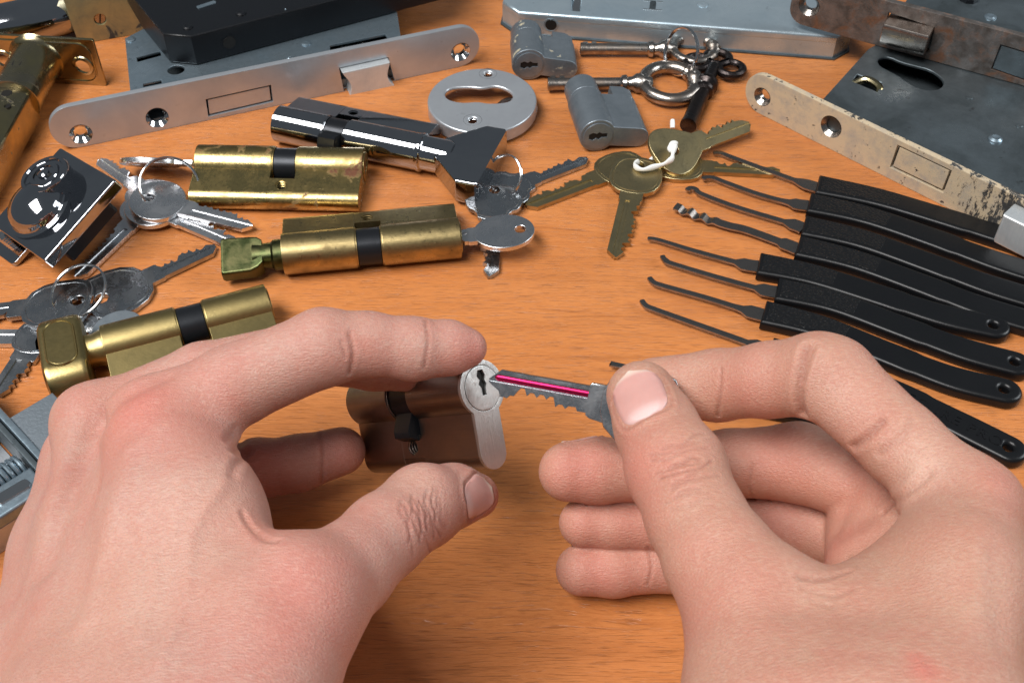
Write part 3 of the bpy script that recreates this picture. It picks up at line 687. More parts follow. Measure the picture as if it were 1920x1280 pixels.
MB().loft(secs, T(Lc, 0, 0) @ RX(-79)).obj('turn_knob', M['chrome'], t4)

# grey zinc half cylinders
def zinc_half(label, fc, back, mat, legpx, name='half_cylinder'):
    A = G(*fc, 9.0); B = G(*back, 9.0); x = (A-B).normalized(); legp = G(*legpx, 5.5)
    m4 = frame(B, x, -(legp-A)); L_ = (A-B).length
    t = thing(name, label, 'lock cylinder', m4)
    p = euro_prof(8.6, 5.2, -24.5)
    # notch for the cam cut out of the leg at the rear end
    MB().plate([p], L_*.30, L_, .5, YZ, 2).obj('body', mat, t)
    lo = [(y, z) for y, z in p if z < -9.5]
    lo = [(5.2, -10.0)]+[q for q in p if q[1] < -10.2][::-1]+[(-5.2, -10.0)]
    MB().plate([[(-5.1, -12.5), (5.1, -12.5), (5.1, -19), (3.4, -23), (0, -24.4), (-3.4, -23), (-5.1, -19)]], L_*.12, L_*.305, .3, YZ).obj('screw_tail', mat, t)
    MB().cyl(8.0, 0, L_*.29, 36, YZ, .6).obj('cam', mat, t)
    MB().plate([circ(0, 0, 7.0, 36), [(x*1.35, y) for x, y in slot_poly(2.6, 8.5)]], L_-.4, L_+.5, .2, YZ @ RZ(8)).obj('plug', mat, t)
    MB().plate([[(x*1.35, y) for x, y in slot_poly(2.6, 8.5)]], L_-.2, L_+.15, .02, YZ @ RZ(8)).obj('keyway_shade', M['hole'], t)  # recessed dark plate, slot shade put into its colour
    return t
zinc_half('grey zinc half cylinder splashed with cream paint beside the galvanised case', (992, 122), (986, 62), M['zinc_paint'], (1064, 122))
zinc_half('plain grey zinc half cylinder in front of the skeleton keys', (1121, 255), (1088, 165), M['zinc'], (1196, 247))

# round cover rosette
zr = 9.0
rc = G(904, 187, zr); mR = frame((rc.x, rc.y, 2.6), (1, -.04, 0), (0, -.03, 1))
tR = thing('cylinder_rosette', 'round satin steel escutcheon with keyhole cut out resting on a key', 'rosette', mR)
RR = 26.0
kh = chaikin([loc(mR, G(*p, zr))[:2] for p in ((832, 178), (842, 166), (880, 164), (905, 167), (925, 162), (945, 166), (962, 176), (960, 188), (944, 193), (915, 194), (895, 190), (868, 193), (842, 188))], 2)
h1 = loc(mR, G(915, 141, zr)); h2 = loc(mR, G(886, 224, zr))
MB().plate([circ(0, 0, RR, 72), kh, circ(h1.x, h1.y, 2.2, 20), circ(h2.x, h2.y, 2.2, 20)], 4.6, 6.6, 1.6, res=4).obj('face', M['steel'], tR)
MB().lathe([(RR-1.3, 0), (RR, 0), (RR, 5.5), (RR-1.3, 5.5)], 72, cap=False).obj('skirt', M['steel'], tR)
for h_ in (h1, h2): MB().lathe([(4.4, 6.63), (3.4, 6.4), (2.1, 5.2), (2.1, 4.2)], 24, T(h_.x, h_.y, 0), cap=False).obj('countersink', M['wire'], tR)

# ------------------------------------------------------------ keys and rings
zk = 1.2
gk = 'keys on the ring beside the chrome furniture lock'
key('round bowed key topmost on the ring by the chrome furniture lock', G(296, 378, 7.5), G(474, 424, 3.2), 'round', 12.0, 'chrome_key', 4, 11, hole=(-.35, .2), side=1, group=gk)
key('round bowed key lying beneath the topmost one, blade beside it', G(288, 390, 4.6), G(447, 458, 1.6), 'round', 12.2, 'chrome_key', 2, 12, hole=(-.35, .2), side=1, group=gk)
key('steel key with long blade pointing to the lower key bunch', G(276, 392, 1.6), G(141, 520, 1.6), 'round', 11.6, 'chrome_key', 0, 13, hole=(-.35, .2), side=-1, group=gk)
key('dull key with blade lying against the corner of the furniture lock', G(280, 366, 2.6), G(188, 300, 1.6), 'round', 10.5, 'chrome_key', 0, 14, hole=(-.35, .2), side=-1, group=gk)
c_ = G(317, 347, 11); ring('bright split ring holding keys beside the rust stained brass cylinder', c_, 12.2, (.25, -.55, .72))
gk2 = 'keys on the ring behind the scooped brass knob'
key('angular bowed dark steel key under the split ring by the scooped knob', G(106, 572, 3.8), G(-60, 592, 1.6), 'hex', 14.0, 'key_dark', 3, 21, hole=(-.62, .26), hole2='square', W=4.6, group=gk2)
key('angular bowed key pointing towards the green knob', G(222, 548, 1.6), G(404, 462, 1.6), 'hex', 14.2, 'key_dark', 0, 22, hole=(-.5, .26), hole2='square', W=4.4, side=1, group=gk2)
key('steel key with bright straight blade running into the scooped knob', G(125, 634, 1.4), G(-60, 634, 1.4), 'hex', 12.0, 'chrome_key', 0, 23, cuts=False, group=gk2)
key('steel key with toothed blade below the bright straight blade', G(72, 632, 1.4), G(0, 742, 1.4), 'trap', 10.0, 'key_dark', 0, 24, side=1, group=gk2, W=4.6)
key('rough grey cast key bow peeping out behind the satin brass cylinder', G(222, 620, 2.8), G(150, 660, 2.0), 'round', 10.0, 'zinc', 0, 25, cuts=False, hole=None, group=gk2)
c_ = G(147, 545, 9.5); ring('thin split ring on the angular bowed keys', c_, 11.6, (-.2, -.35, .9), .42)
gk3 = 'keys on the small ring by the chrome knob'
key('dark winged key pointing away under the oval key bow', G(926, 378, 3.6), G(916, 520, 1.2), 'wing', 12.0, 'key_dark', 0, 31, hole=(-.55, .2), side=-1, W=4.2, group=gk3)
key('dark winged key with fluted blade pointing to the zinc cylinder', G(950, 356, 1.4), G(1101, 298, 1.4), 'wing', 12.0, 'key_dark', 0, 32, hole=(-.55, .2), side=1, W=4.0, group=gk3)
c_ = G(944, 331, 8.0); ring('small split ring standing up on the dark winged keys', c_, 9.6, (-.55, -.5, .62), .45)
key('nickel key pinned under the round escutcheon', G(965, 212, 1.3), G(923, 282, 1.3), 'trap', 11.5, 'chrome_key', 0, 41, side=1)
gk4 = 'brass keys tied with white cord'
key('brass key with toothed blade pointing to the oval key', G(1165, 318, 1.3), G(986, 386, 1.3), 'trap', 12.5, 'brass_key', 0, 51, side=-1, W=4.4, hole=(-.6, .2), group=gk4)
key('brass key lying flat with blade running beneath the lock picks', G(1272, 312, 1.3), G(1462, 322, 1.3), 'trap', 12.0, 'brass_key', 0, 52, side=1, W=4.0, hole=(-.6, .2), group=gk4)
key('brass key with deep notched blade pointing into the empty table centre', G(1192, 332, 3.9), G(1156, 484, 1.3), 'trap', 12.8, 'brass_key', 0, 53, side=1, W=4.6, hole=(-.55, .22), group=gk4)
key('heart shaped brass key raised on the others, blade towards beige lock', G(1268, 282, 7.5), G(1404, 232, 6.0), 'heart', 12.5, 'brass_key', 22, 54, side=1, W=4.6, hole=(-.15, .2), group=gk4)
cord = [G(1268, 268, 13), G(1259, 270, 14), G(1256, 278, 13.5), G(1264, 283, 12.5), G(1266, 272, 13.0), G(1262, 286, 12.5), G(1259, 298, 10.5), G(1246, 307, 8.5), G(1226, 313, 7.5), G(1206, 318, 7.0), G(1193, 314, 6.6), G(1190, 307, 6.2), G(1196, 304, 5.0)]
mW = frame(G(1225, 320), (1, 0, 0), (0, 0, 1)); tW = thing('white_cord', 'white rubber cord tying the brass keys together', 'cord', mW)
cp = smoothline([loc(mW, p) for p in cord], 6)
MB().tube(cp, [1.15+.3*math.sin(i*.55) for i in range(len(cp))], 10, flat=.75).obj('cord_strand', M['white_rubber'], tW)
MB().tube([loc(mW, p) for p in (G(1261, 240, 5), G(1261, 234, 6), G(1261, 226, 6.5))], [1.1, 1.2, 1.1], 8).obj('cord_end', M['white_rubber'], tW)
MB().tube(smoothline([loc(mW, p) for p in (G(1218, 302, 2.8), G(1224, 296, 4), G(1231, 288, 5))]), .9, 8).obj('cord_knot', M['white_rubber'], tW)

# old skeleton keys
def skel(label, tip, neck, bowc, rb, bowr, mat, z, bit=None, kind='oval', shaft=3.2):
    A, B, C_ = G(*tip, z), G(*neck, z), G(*bowc, z); x = (C_-A).normalized()
    m4 = frame(A, x, (0, 0, 1)); t = thing('skeleton_key', label, 'key', m4)
    ln = (B-A).length; lc = (C_-A).length
    prof = [(shaft*.6, -.2), (shaft, .1), (shaft, 2.5), (shaft*.93, 3), (shaft*.93, ln*.72), (shaft*1.25, ln*.74), (shaft*1.35, ln*.78), (shaft*1.0, ln*.80), (shaft*1.05, ln*.84), (shaft*1.5, ln*.88), (shaft*1.55, ln*.93), (shaft*1.1, ln*.97), (shaft*.9, ln+2)]
    MB().lathe(prof, 24, YZ).obj('shaft', M[mat], t)
    b = MB()
    if kind == 'oval':
        pts = [(lc+bowr*1.0*math.cos(a), bowr*1.12*math.sin(a), 0) for a in [2*math.pi*i/48 for i in range(48)]]
        b.tube(pts, [rb*(1+.35*math.exp(-((i-0)/5.0)**2)+.35*math.exp(-((i-48)/5.0)**2)+(.16*math.cos(i*2.6) if (i < 7 or i > 41) else 0)) for i in range(48)], 14, closed=True)
    else:
        for k in range(3):
            a = (k-1)*1.75; cx, cy = lc+bowr*.55*math.cos(a), bowr*.75*math.sin(a)
            b.tube([(cx+bowr*.52*math.cos(q), cy+bowr*.52*math.sin(q), 0) for q in [2*math.pi*i/28 for i in range(28)]], rb, 10, closed=True)
        b.tube([(ln-2, 0, 0), (lc-bowr*.2, 0, 0)], rb*1.5, 12)
    b.obj('bow', M[mat], t)
    if bit: MB().plate([[(1.5, 0), (1.5, bit), (4, bit), (4, bit*.7), (6, bit*.7), (6, bit), (8.5, bit), (8.5, 0)]], -1.1, 1.1, .25).obj('bit', M[mat], t)
    return t
skel('slim silver skeleton key lying along the galvanised case', (1088, 92), (1262, 96), (1300, 93), 2.5, 10.5, 'old_iron', 4.0, 5.5)
skel('ribbed bow skeleton key lying behind the grey zinc half cylinder', (1027, 158), (1215, 155), (1256, 156), 3.2, 13.0, 'old_iron', 4.5, 6.0)
skel('dark bronze skeleton key with trefoil bow', (1290, 236), (1322, 152), (1340, 122), 2.2, 11.5, 'dark_iron', 4.0, None, 'trefoil', 4.0)
c_ = G(1277, 97, 12); ring('dark split ring standing up through the skeleton key bows', c_, 11.5, (-.8, -.45, .35), .6)

# ------------------------------------------------------------ lock picks
z7 = lambda x, y: (1140+x/2.4615, 250+y/2.4615)
gp = 'lock picks laid out in a fan'
def pick(label, tipline, handle, wid=(1.1, 1.5), wavy=False, text=None, grip=.37):
    hp = [G(*p, 2.6) for p in handle]; o = hp[0]; m4 = frame((o.x, o.y, 0), hp[-1]-hp[0], (0, 0, 1))
    t = thing('lock_pick', label, 'lock pick', m4, gp)
    H = smoothline([loc(m4, p)[:2] + (0,) if False else (loc(m4, p).x, loc(m4, p).y, 0) for p in hp], 8)
    n = len(H); Lh = sum((H[i+1]-H[i]).length for i in range(n-1)); L1, R1 = [], []; s = 0
    hw = lambda q: 6.7-1.1*math.sin(min(q*1.25, 1)*math.pi)*.55-(.5 if q > .6 else 0)
    for i in range(n):
        d = (H[min(i+1, n-1)]-H[max(i-1, 0)]).normalized(); nn = Vector((-d.y, d.x, 0)); q = i/(n-1)
        w_ = hw(q); L1.append(H[i]+nn*w_); R1.append(H[i]-nn*w_)
    d = (H[-1]-H[-2]).normalized(); nn = Vector((-d.y, d.x, 0)); w_ = hw(1.0)
    cap = [H[-1]+nn*(w_*math.cos(a))+d*(w_*math.sin(a)) for a in [math.pi*k/12 for k in range(1, 12)]]
    out = [(p.x, p.y) for p in L1]+[(p.x, p.y) for p in cap]+[(p.x, p.y) for p in reversed(R1)]
    hc = H[-1]-d*.5
    MB().plate([out, circ(hc.x, hc.y, 1.7, 16)], .03, 5.2, 1.7, res=4).obj('handle', M['black_plastic'], t)
    k = int(n*grip); gi = [(H[i]+(L1[i]-H[i])*.80) for i in range(1, k)]; gj = [(H[i]+(R1[i]-H[i])*.72) for i in range(1, k)]
    MB().plate([[(p.x, p.y) for p in gi]+[(p.x, p.y) for p in reversed(gj)]], 4.9, 5.38, .2).obj('grip', M['grip'], t)
    S = smoothline([(loc(m4, G(*z7(*p), 2.4)).x, loc(m4, G(*z7(*p), 2.4)).y, 0) for p in tipline]+[(0.5, 0, 0)], 14 if wavy else 5)
    a, b = [], []; m = len(S); dist = [(S[i]-S[-1]).length for i in range(m)]
    for i in range(m):
        d = (S[min(i+1, m-1)]-S[max(i-1, 0)]).normalized(); nn = Vector((-d.y, d.x, 0)); q = i/(m-1)
        w_ = wid[0]+(wid[1]-wid[0])*q
        if i == 0: w_ *= .6
        if dist[i] < 6.8: w_ = 3.5
        elif dist[i] < 9: w_ = 3.5-(dist[i]-6.8)*.8
        a.append(S[i]+nn*w_); b.append(S[i]-nn*w_)
    if wavy:                                             # flat strip bent up and down near its end
        secs = []
        for i in range(m):
            s_ = dist[0]-dist[i]; zz = 2.4+(.85*math.sin(s_*1.05)*max(0, min(1, (22-s_)/6)) if s_ > 2.5 else .4)
            secs.append([(a[i].x, a[i].y, zz-.4), (a[i].x, a[i].y, zz+.4), (b[i].x, b[i].y, zz+.4), (b[i].x, b[i].y, zz-.4)])
        MB().loft(secs).obj('blade', M['pick'], t, smooth=60)
    else: MB().plate([[(p.x, p.y) for p in a]+[(p.x, p.y) for p in reversed(b)]], 1.9, 2.95, .22).obj('blade', M['pick'], t)
    if text:
        cu = bpy.data.curves.new('lettering', 'FONT'); cu.body = text; cu.size = .0062; cu.extrude = .00018; cu.align_x = 'CENTER'; cu.space_character = 1.15
        to = bpy.data.objects.new('tmp', cu); COL.objects.link(to); me = bpy.data.meshes.new_from_object(to); bpy.data.objects.remove(to)
        i = int(n*.70); d = (H[i+2]-H[i-2]).normalized(); me.materials.append(M['black_plastic'])
        lo = bpy.data.objects.new('lettering', me); COL.objects.link(lo); lo.parent = t
        lo.matrix_local = Matrix.Translation((H[i].x*MM, H[i].y*MM, .00525)) @ Matrix.Rotation(math.atan2(d.y, d.x), 4, 'Z') @ Matrix.Translation((0, -.0022, 0))
    return t
pick('lock pick with fine bent tip lying against the brass key, outermost by the beige lock', [(485, 91), (520, 92), (560, 108), (700, 160), (890, 228)], [(1531, 351), (1640, 374), (1760, 409), (1880, 446), (1990, 478)])
pick('lock pick with rounded half hook tip, second from the beige lock', [(436, 212), (455, 205), (490, 208), (540, 228), (700, 285), (860, 326)], [(1515, 385), (1620, 408), (1740, 448), (1860, 492), (1980, 530)])
pick('lock pick with snake shaped tip, third from the beige lock', [(362, 264), (380, 254), (405, 260), (432, 282), (600, 345), (850, 420)], [(1505, 428), (1610, 452), (1730, 494), (1850, 538), (1970, 574)])
pick('flat wavy rake lock pick, fourth from the beige lock', [(308, 340), (340, 352), (375, 366), (410, 380), (445, 393), (480, 403), (560, 428), (640, 447), (800, 505)], [(1494, 466), (1600, 492), (1720, 535), (1840, 580), (1940, 610)], (2.3, 2.1), wavy=True)
pick('straight pointed lock pick, first of the group with rounded handle ends in view', [(182, 487), (230, 493), (400, 545), (620, 604)], [(1421, 499), (1520, 519), (1640, 556), (1760, 594), (1862, 617)], (.9, 1.6))
pick('short hook lock pick between the straight pick and the deeper hook', [(250, 565), (262, 585), (295, 603), (500, 665), (710, 722)], [(1455, 547), (1560, 570), (1680, 614), (1800, 658), (1902, 686)])
pick('gently curved hook lock pick just beyond the right hand knuckle', [(190, 665), (208, 687), (250, 704), (450, 760), (650, 822)], [(1430, 590), (1540, 618), (1660, 666), (1780, 712), (1882, 737)])
pick('lock pick with embossed lettering on its handle half hidden by the right hand', [(155, 770), (172, 794), (210, 812), (400, 880), (640, 966)], [(1442, 660), (1560, 694), (1680, 742), (1790, 796), (1890, 846)], text='SECURE PRO')
pick('lock pick almost wholly hidden beneath the right hand, only its tip showing', [(15, 1066), (40, 1070), (300, 1130), (560, 1200)], [(1390, 745), (1500, 768), (1600, 796), (1700, 830), (1790, 862)])
# ------------------------------------------------------------ held cylinder and key
def camvec(r, u, b): return Vector(RGT*r - DWN*u - FWD*b)
nrm_ = camvec(.66, .105, .743).normalized(); leg_ = camvec(.2, -.98, 0.02)
m5 = frame(D(905, 727, 333), nrm_, -leg_)
t5 = thing('lock_cylinder', 'brushed nickel lock cylinder held upright between the left hand fingers', 'lock cylinder', m5)
euro(t5, -61, -1.2, -33, M['nickel_shaded'], lug=-24, plugs=((M['nickel_shaded'], 0), None))  # body wears the nickel copy with shade in its colour
MB().plate([euro_prof(8.5, 5.0, -24.5), circ(0, 0, 6.9, 44)], -1.25, 0, .12, YZ).obj('end_face', M['nickel'], t5)
MB().plate([circ(0, 0, 6.75, 44), [(x*1.05, y*.95+1.6) for x, y in slot_poly(2.6, 8.0)]], -1.2, .12, .12, YZ).obj('plug', M['nickel'], t5)
MB().plate([[(x*1.05, y*.95+1.6) for x, y in slot_poly(2.6, 8.0)]], -1.19, -.75, .02, YZ).obj('keyway_shade', M['hole'], t5)  # dark plate behind the slot, painted as its inner shade
Bp, Tp = D(1198, 765, 318), D(918, 714, 327)
xk = (Tp-Bp).normalized(); mk = frame(Bp, xk, camvec(-.08, -.14, 1)); Lk = (Tp-Bp).length
t6 = thing('key', 'new toothed key with a magenta groove pinched between right thumb and finger', 'key', mk)
MB().plate([bow_outline('hex', 11.4), circ(-7, 0, 2.4, 20)], -1.15, 1.15, .35, res=2).obj('bow', M['key_dark'], t6)
bl = blade_mesh(10.5, Lk, 4.0, 1.0, 77, 1, True, groove=(-.62, -.10), gd=.5, depths=(.08, .3, .75, .95))
bl.plate([[(9, -4.9), (14.2, -4.9), (14.8, -4.2), (14.8, 4.6), (13.6, 5.4), (9, 6)]], -1.02, 1.02, .2)
bl.obj('blade', M['key_dark'], t6)
MB().tube([(12.5, -1.55, .35), (14, -1.55, .42), (Lk-2.6, -1.55, .42), (Lk-1.4, -1.55, .3)], [.3, .98, .98, .3], 14, flat=.55).obj('coloured_groove', M['magenta'], t6)

# ------------------------------------------------------------ hands: one continuous skin grown from a distance field
def JP(px, py, dep, rpx, world=False):
    if world: return (np.array((px, py, dep), float), float(rpx))
    return (np.array(D(px, py, dep)), rpx*dep/FPX)
def round_cone(p, a, r1, b, r2):
    ba = b-a; l2 = float(ba@ba); rr = r1-r2; a2 = max(l2-rr*rr, 1e-6); il2 = 1.0/l2
    pa = p-a; y = pa@ba; z = y-l2
    xx = pa*l2-np.outer(y, ba); x2 = np.einsum('ij,ij->i', xx, xx); y2 = y*y*l2; z2 = z*z*l2
    k = np.sign(rr)*rr*rr*x2
    d = (np.sqrt(x2*a2*il2)+y*rr)*il2-r1
    c1 = np.sign(z)*a2*z2 > k; c2 = (np.sign(y)*a2*y2 < k) & ~c1
    d[c1] = np.sqrt((x2+z2)[c1])*il2-r2
    d[c2] = np.sqrt((x2+y2)[c2])*il2-r1
    return d
def smin(a, b, k):
    h = np.maximum(k-np.abs(a-b), 0.0)/k
    return np.minimum(a, b)-h*h*k*0.25
class Hand:
    def __init__(s, palm, fingers, kp=12.0):
        s.palm = [[JP(*j) for j in ch] for ch in palm]
        s.fing = [([JP(*j) for j in ch], kb, JP(*root)[0], fall) for ch, kb, root, fall in fingers]; s.kp = kp
        s.pr = []                                        # flat list of tapered segments: group 0 is the palm, 1.. the fingers
        for g, ch in [(0, c) for c in s.palm]+[(i+1, f[0]) for i, f in enumerate(s.fing)]:
            for (a, ra), (b, rb) in zip(ch[:-1], ch[1:]): s.pr.append((g, a, ra, b, rb))
        s.A = np.array([q[1] for q in s.pr]); s.AB = np.array([q[3]-q[1] for q in s.pr]); s.ra = np.array([q[2] for q in s.pr]); s.rb = np.array([q[4] for q in s.pr])
        s.l2 = (s.AB**2).sum(1); s.rm = np.maximum(s.ra, s.rb); s.mg = np.array([kp if q[0] == 0 else 16.0 for q in s.pr])
    def sdf(s, p):
        p = np.asarray(p, dtype=np.float64)
        if len(p) < 3000: return s._sdf(p)
        key = np.floor((p-p.min(0))/18.0).astype(np.int64); kk = (key[:, 0]*4096+key[:, 1])*4096+key[:, 2]
        order = np.argsort(kk, kind='stable'); cuts = np.where(np.diff(kk[order]))[0]+1
        out = np.empty(len(p))
        for ids in np.split(order, cuts): out[ids] = s._sdf(p[ids])
        return out
    def _sdf(s, p, cull=True):
        lo, hi = p.min(0), p.max(0); c = (lo+hi)/2; rad = float(np.linalg.norm(hi-c))
        t = np.clip(((c-s.A)*s.AB).sum(1)/s.l2, 0, 1); q = c-s.A-t[:, None]*s.AB; dd = np.sqrt((q*q).sum(1))
        ub = max((dd-(s.ra+(s.rb-s.ra)*t)).min(), 0)+rad
        keep = dd-s.rm-rad <= ub+s.mg
        big = np.full(len(p), 1e3); acc = {}
        for i in np.where(keep)[0]:
            g, a, ra, b, rb = s.pr[i]; e = round_cone(p, a, ra, b, rb)
            acc[g] = smin(acc[g], e, s.kp if g == 0 else 2.5) if g in acc else e
        tot = acc.get(0, big)
        for g in sorted(acc):
            if g == 0: continue
            ch, kb, root, fall = s.fing[g-1]; q = p-root
            tot = smin(tot, acc[g], 0.9+kb*np.exp(-np.einsum('ij,ij->i', q, q)/(fall*fall)))
        return tot
    def normal(s, p, h=0.25):
        K = np.array([(1, -1, -1), (-1, -1, 1), (-1, 1, -1), (1, 1, 1)], float); g = 0
        for k in K: g = g+k*s.sdf(p+k*h)[:, None]
        return g/np.maximum(np.linalg.norm(g, axis=1, keepdims=True), 1e-9)
    def march(s, o, d, tmax=520.0, t0=150.0):            # o,d arrays; first hit
        d = d/np.linalg.norm(d, axis=1, keepdims=True); t = np.full(len(d), t0)
        for _ in range(90):
            t = t+np.clip(s.sdf(o+d*t[:, None])*0.9, -3, 25)
        p = o+d*t[:, None]; return p, np.abs(s.sdf(p)) < .3
    def pix(s, pts):
        d = np.array([ray(*q) for q in pts]); o = np.tile(CPOS, (len(pts), 1)).astype(float); return s.march(o, d)
    def mesh(s, h=1.1, clipy=None):
        allj = [j for ch in s.palm for j in ch]+[j for f in s.fing for j in f[0]]
        lo = np.min([p-r for p, r in allj], 0)-5; hi = np.max([p+r for p, r in allj], 0)+5
        n = np.ceil((hi-lo)/h).astype(int)+1
        ax = [lo[i]+h*np.arange(n[i]) for i in range(3)]
        B = 12; nb = np.ceil(n/B).astype(int)            # only blocks that the surface passes through are sampled finely
        v = np.full(n, 10.0); bl_ = []
        for bi in range(nb[0]):
            for bj in range(nb[1]):
                for bk in range(nb[2]): bl_.append([slice(q*B, min((q+1)*B, n[i])) for i, q in enumerate((bi, bj, bk))])
        cs = np.array([[(ax[i][q[i]][0]+ax[i][q[i]][-1])/2 for i in range(3)] for q in bl_]); dc = s.sdf(cs)
        for q, d0 in zip(bl_, dc):
            if abs(d0) > h*B*.87+4.0: v[tuple(q)] = d0; continue
            g3 = np.stack(np.meshgrid(*[ax[i][q[i]] for i in range(3)], indexing='ij'), -1)
            v[tuple(q)] = s._sdf(g3.reshape(-1, 3)).reshape(g3.shape[:3])
        ins = v < 0
        cnt = np.zeros(n-1); acc = np.zeros(tuple(n-1)+(3,))
        ix = np.stack(np.meshgrid(*[np.arange(k-1) for k in n], indexing='ij'), -1).astype(float)
        cor = [(i, j, k) for i in (0, 1) for j in (0, 1) for k in (0, 1)]
        sl = lambda c: tuple(slice(c[i], n[i]-1+c[i]) for i in range(3))
        for c in cor:
            for a in range(3):
                if c[a]: continue
                e = list(c); e[a] = 1; va, vb = v[sl(c)], v[sl(e)]
                m = (va < 0) != (vb < 0); t = np.where(m, va/np.where(m, va-vb, 1), 0)
                base = np.array(c, float)
                for q in range(3): acc[..., q] += np.where(m, base[q]+(t if q == a else 0), 0)
                cnt += m
        act = cnt > 0; idx = -np.ones(act.shape, int); idx[act] = np.arange(act.sum())
        verts = lo+h*(ix[act]+acc[act]/cnt[act][:, None])
        quads = []
        for a in range(3):
            b, c = (a+1) % 3, (a+2) % 3
            s0 = [slice(1, k-1) for k in n]; s0[a] = slice(0, n[a]-1); s1 = list(s0); s1[a] = slice(1, n[a])
            A, B = ins[tuple(s0)], ins[tuple(s1)]; ch = np.argwhere(A != B)
            if not len(ch): continue
            off = np.array([1, 1, 1]); off[a] = 0; g = ch+off; fl = A[tuple(ch.T)]
            def at(db, dc):
                k = g.copy(); k[:, b] -= db; k[:, c] -= dc; return idx[tuple(k.T)]
            q = np.stack([at(1, 1), at(0, 1), at(0, 0), at(1, 0)], 1); q[~fl] = q[~fl][:, ::-1]
            quads.append(q)
        return verts, np.concatenate(quads)

def skin_mat(name, c1, c2, seed):
    m, nt, b = newmat(name); n = N(nt); v = n.tc.outputs['Object']
    at = nt.nodes.new('ShaderNodeAttribute'); at.attribute_name = 'tint'
    sep = nt.nodes.new('ShaderNodeSeparateColor'); n.link(at.outputs['Color'], sep.inputs[0])
    cells = n.voro(n.mapping((1, 1.5, 1), (0.3, 0.2, 0.7+seed*.1)), 1050, 'DISTANCE_TO_EDGE')
    cl = n.ramp(cells, [(0.0, 0.0), (0.16, 1.0)])
    sg = 1 if seed < 5 else -1
    fold = n.math('ADD', n.math('MULTIPLY', n.noise(n.mapping((460, 2200, 2200), (0, 0.15*sg, 0.30*sg)), 1.0, 3, 0.6, 0.1), 0.65), n.math('MULTIPLY', n.noise(n.mapping((480, 1900, 1900), (0.2, -0.3*sg, -0.75*sg)), 1.0, 2, 0.6, 0.1), 0.45))
    hh = n.math('ADD', n.math('MULTIPLY', cl, 0.16), n.math('ADD', n.math('MULTIPLY', fold, 1.0), n.math('MULTIPLY', n.noise(v, 2400, 2), 0.3)))
    blot = n.ramp(n.noise(v, 75+seed, 5, 0.62, 0.4), [(0.36, 0.0), (0.68, 1.0)])
    mott = n.ramp(n.noise(v, 420, 4, 0.6), [(0.35, 0.0), (0.7, 1.0)])
    col = n.mix(blot, c1, c2)
    col = n.mix(n.math('MULTIPLY', mott, 0.22), col, (0.52, 0.20, 0.14))
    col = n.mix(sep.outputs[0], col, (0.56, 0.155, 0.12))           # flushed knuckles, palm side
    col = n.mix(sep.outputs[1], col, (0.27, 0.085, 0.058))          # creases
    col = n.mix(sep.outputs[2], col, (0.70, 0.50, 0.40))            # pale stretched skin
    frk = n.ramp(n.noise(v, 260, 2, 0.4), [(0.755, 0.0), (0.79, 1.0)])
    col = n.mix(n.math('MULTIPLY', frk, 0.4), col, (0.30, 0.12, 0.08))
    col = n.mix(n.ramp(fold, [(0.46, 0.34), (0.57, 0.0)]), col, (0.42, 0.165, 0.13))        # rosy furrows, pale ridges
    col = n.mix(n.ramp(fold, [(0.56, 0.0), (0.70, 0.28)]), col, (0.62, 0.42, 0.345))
    big = n.ramp(n.noise(v, 32, 3, 0.5), [(0.35, 0.0), (0.7, 0.30)])
    col = n.mix(big, col, (0.44, 0.25, 0.175))
    nt.links.new(col, b.inputs['Base Color'])
    b.subsurface_method = 'RANDOM_WALK'
    b.inputs['Subsurface Weight'].default_value = 0.30; b.inputs['Subsurface Radius'].default_value = (1.0, 0.35, 0.2); b.inputs['Subsurface Scale'].default_value = 0.0022
    nt.links.new(n.math('ADD', 0.40, n.math('MULTIPLY', mott, 0.14)), b.inputs['Roughness'])
    b.inputs['Specular IOR Level'].default_value = 0.42
    nt.links.new(n.bump(hh, 0.6, 0.0006), b.inputs['Normal'])
    return m
def nail_mat():
    m, nt, b = newmat('fingernail'); n = N(nt); v = n.tc.outputs['Object']
    at = nt.nodes.new('ShaderNodeAttribute'); at.attribute_name = 'tint'
    sep = nt.nodes.new('ShaderNodeSeparateColor'); n.link(at.outputs['Color'], sep.inputs[0])
    col = n.mix(n.noise(v, 200, 3), (0.60, 0.34, 0.30), (0.52, 0.27, 0.24))
    col = n.mix(sep.outputs[0], col, (0.72, 0.56, 0.54)); col = n.mix(sep.outputs[1], col, (0.70, 0.60, 0.50))
    nt.links.new(col, b.inputs['Base Color']); b.inputs['Roughness'].default_value = 0.26
    b.inputs['Subsurface Weight'].default_value = 0.2; b.inputs['Subsurface Radius'].default_value = (1, .4, .3); b.inputs['Subsurface Scale'].default_value = 0.001
    nt.links.new(n.bump(n.noise(v, 900, 2), 0.05, 0.0003), b.inputs['Normal'])
    return m
M['nail'] = nail_mat()

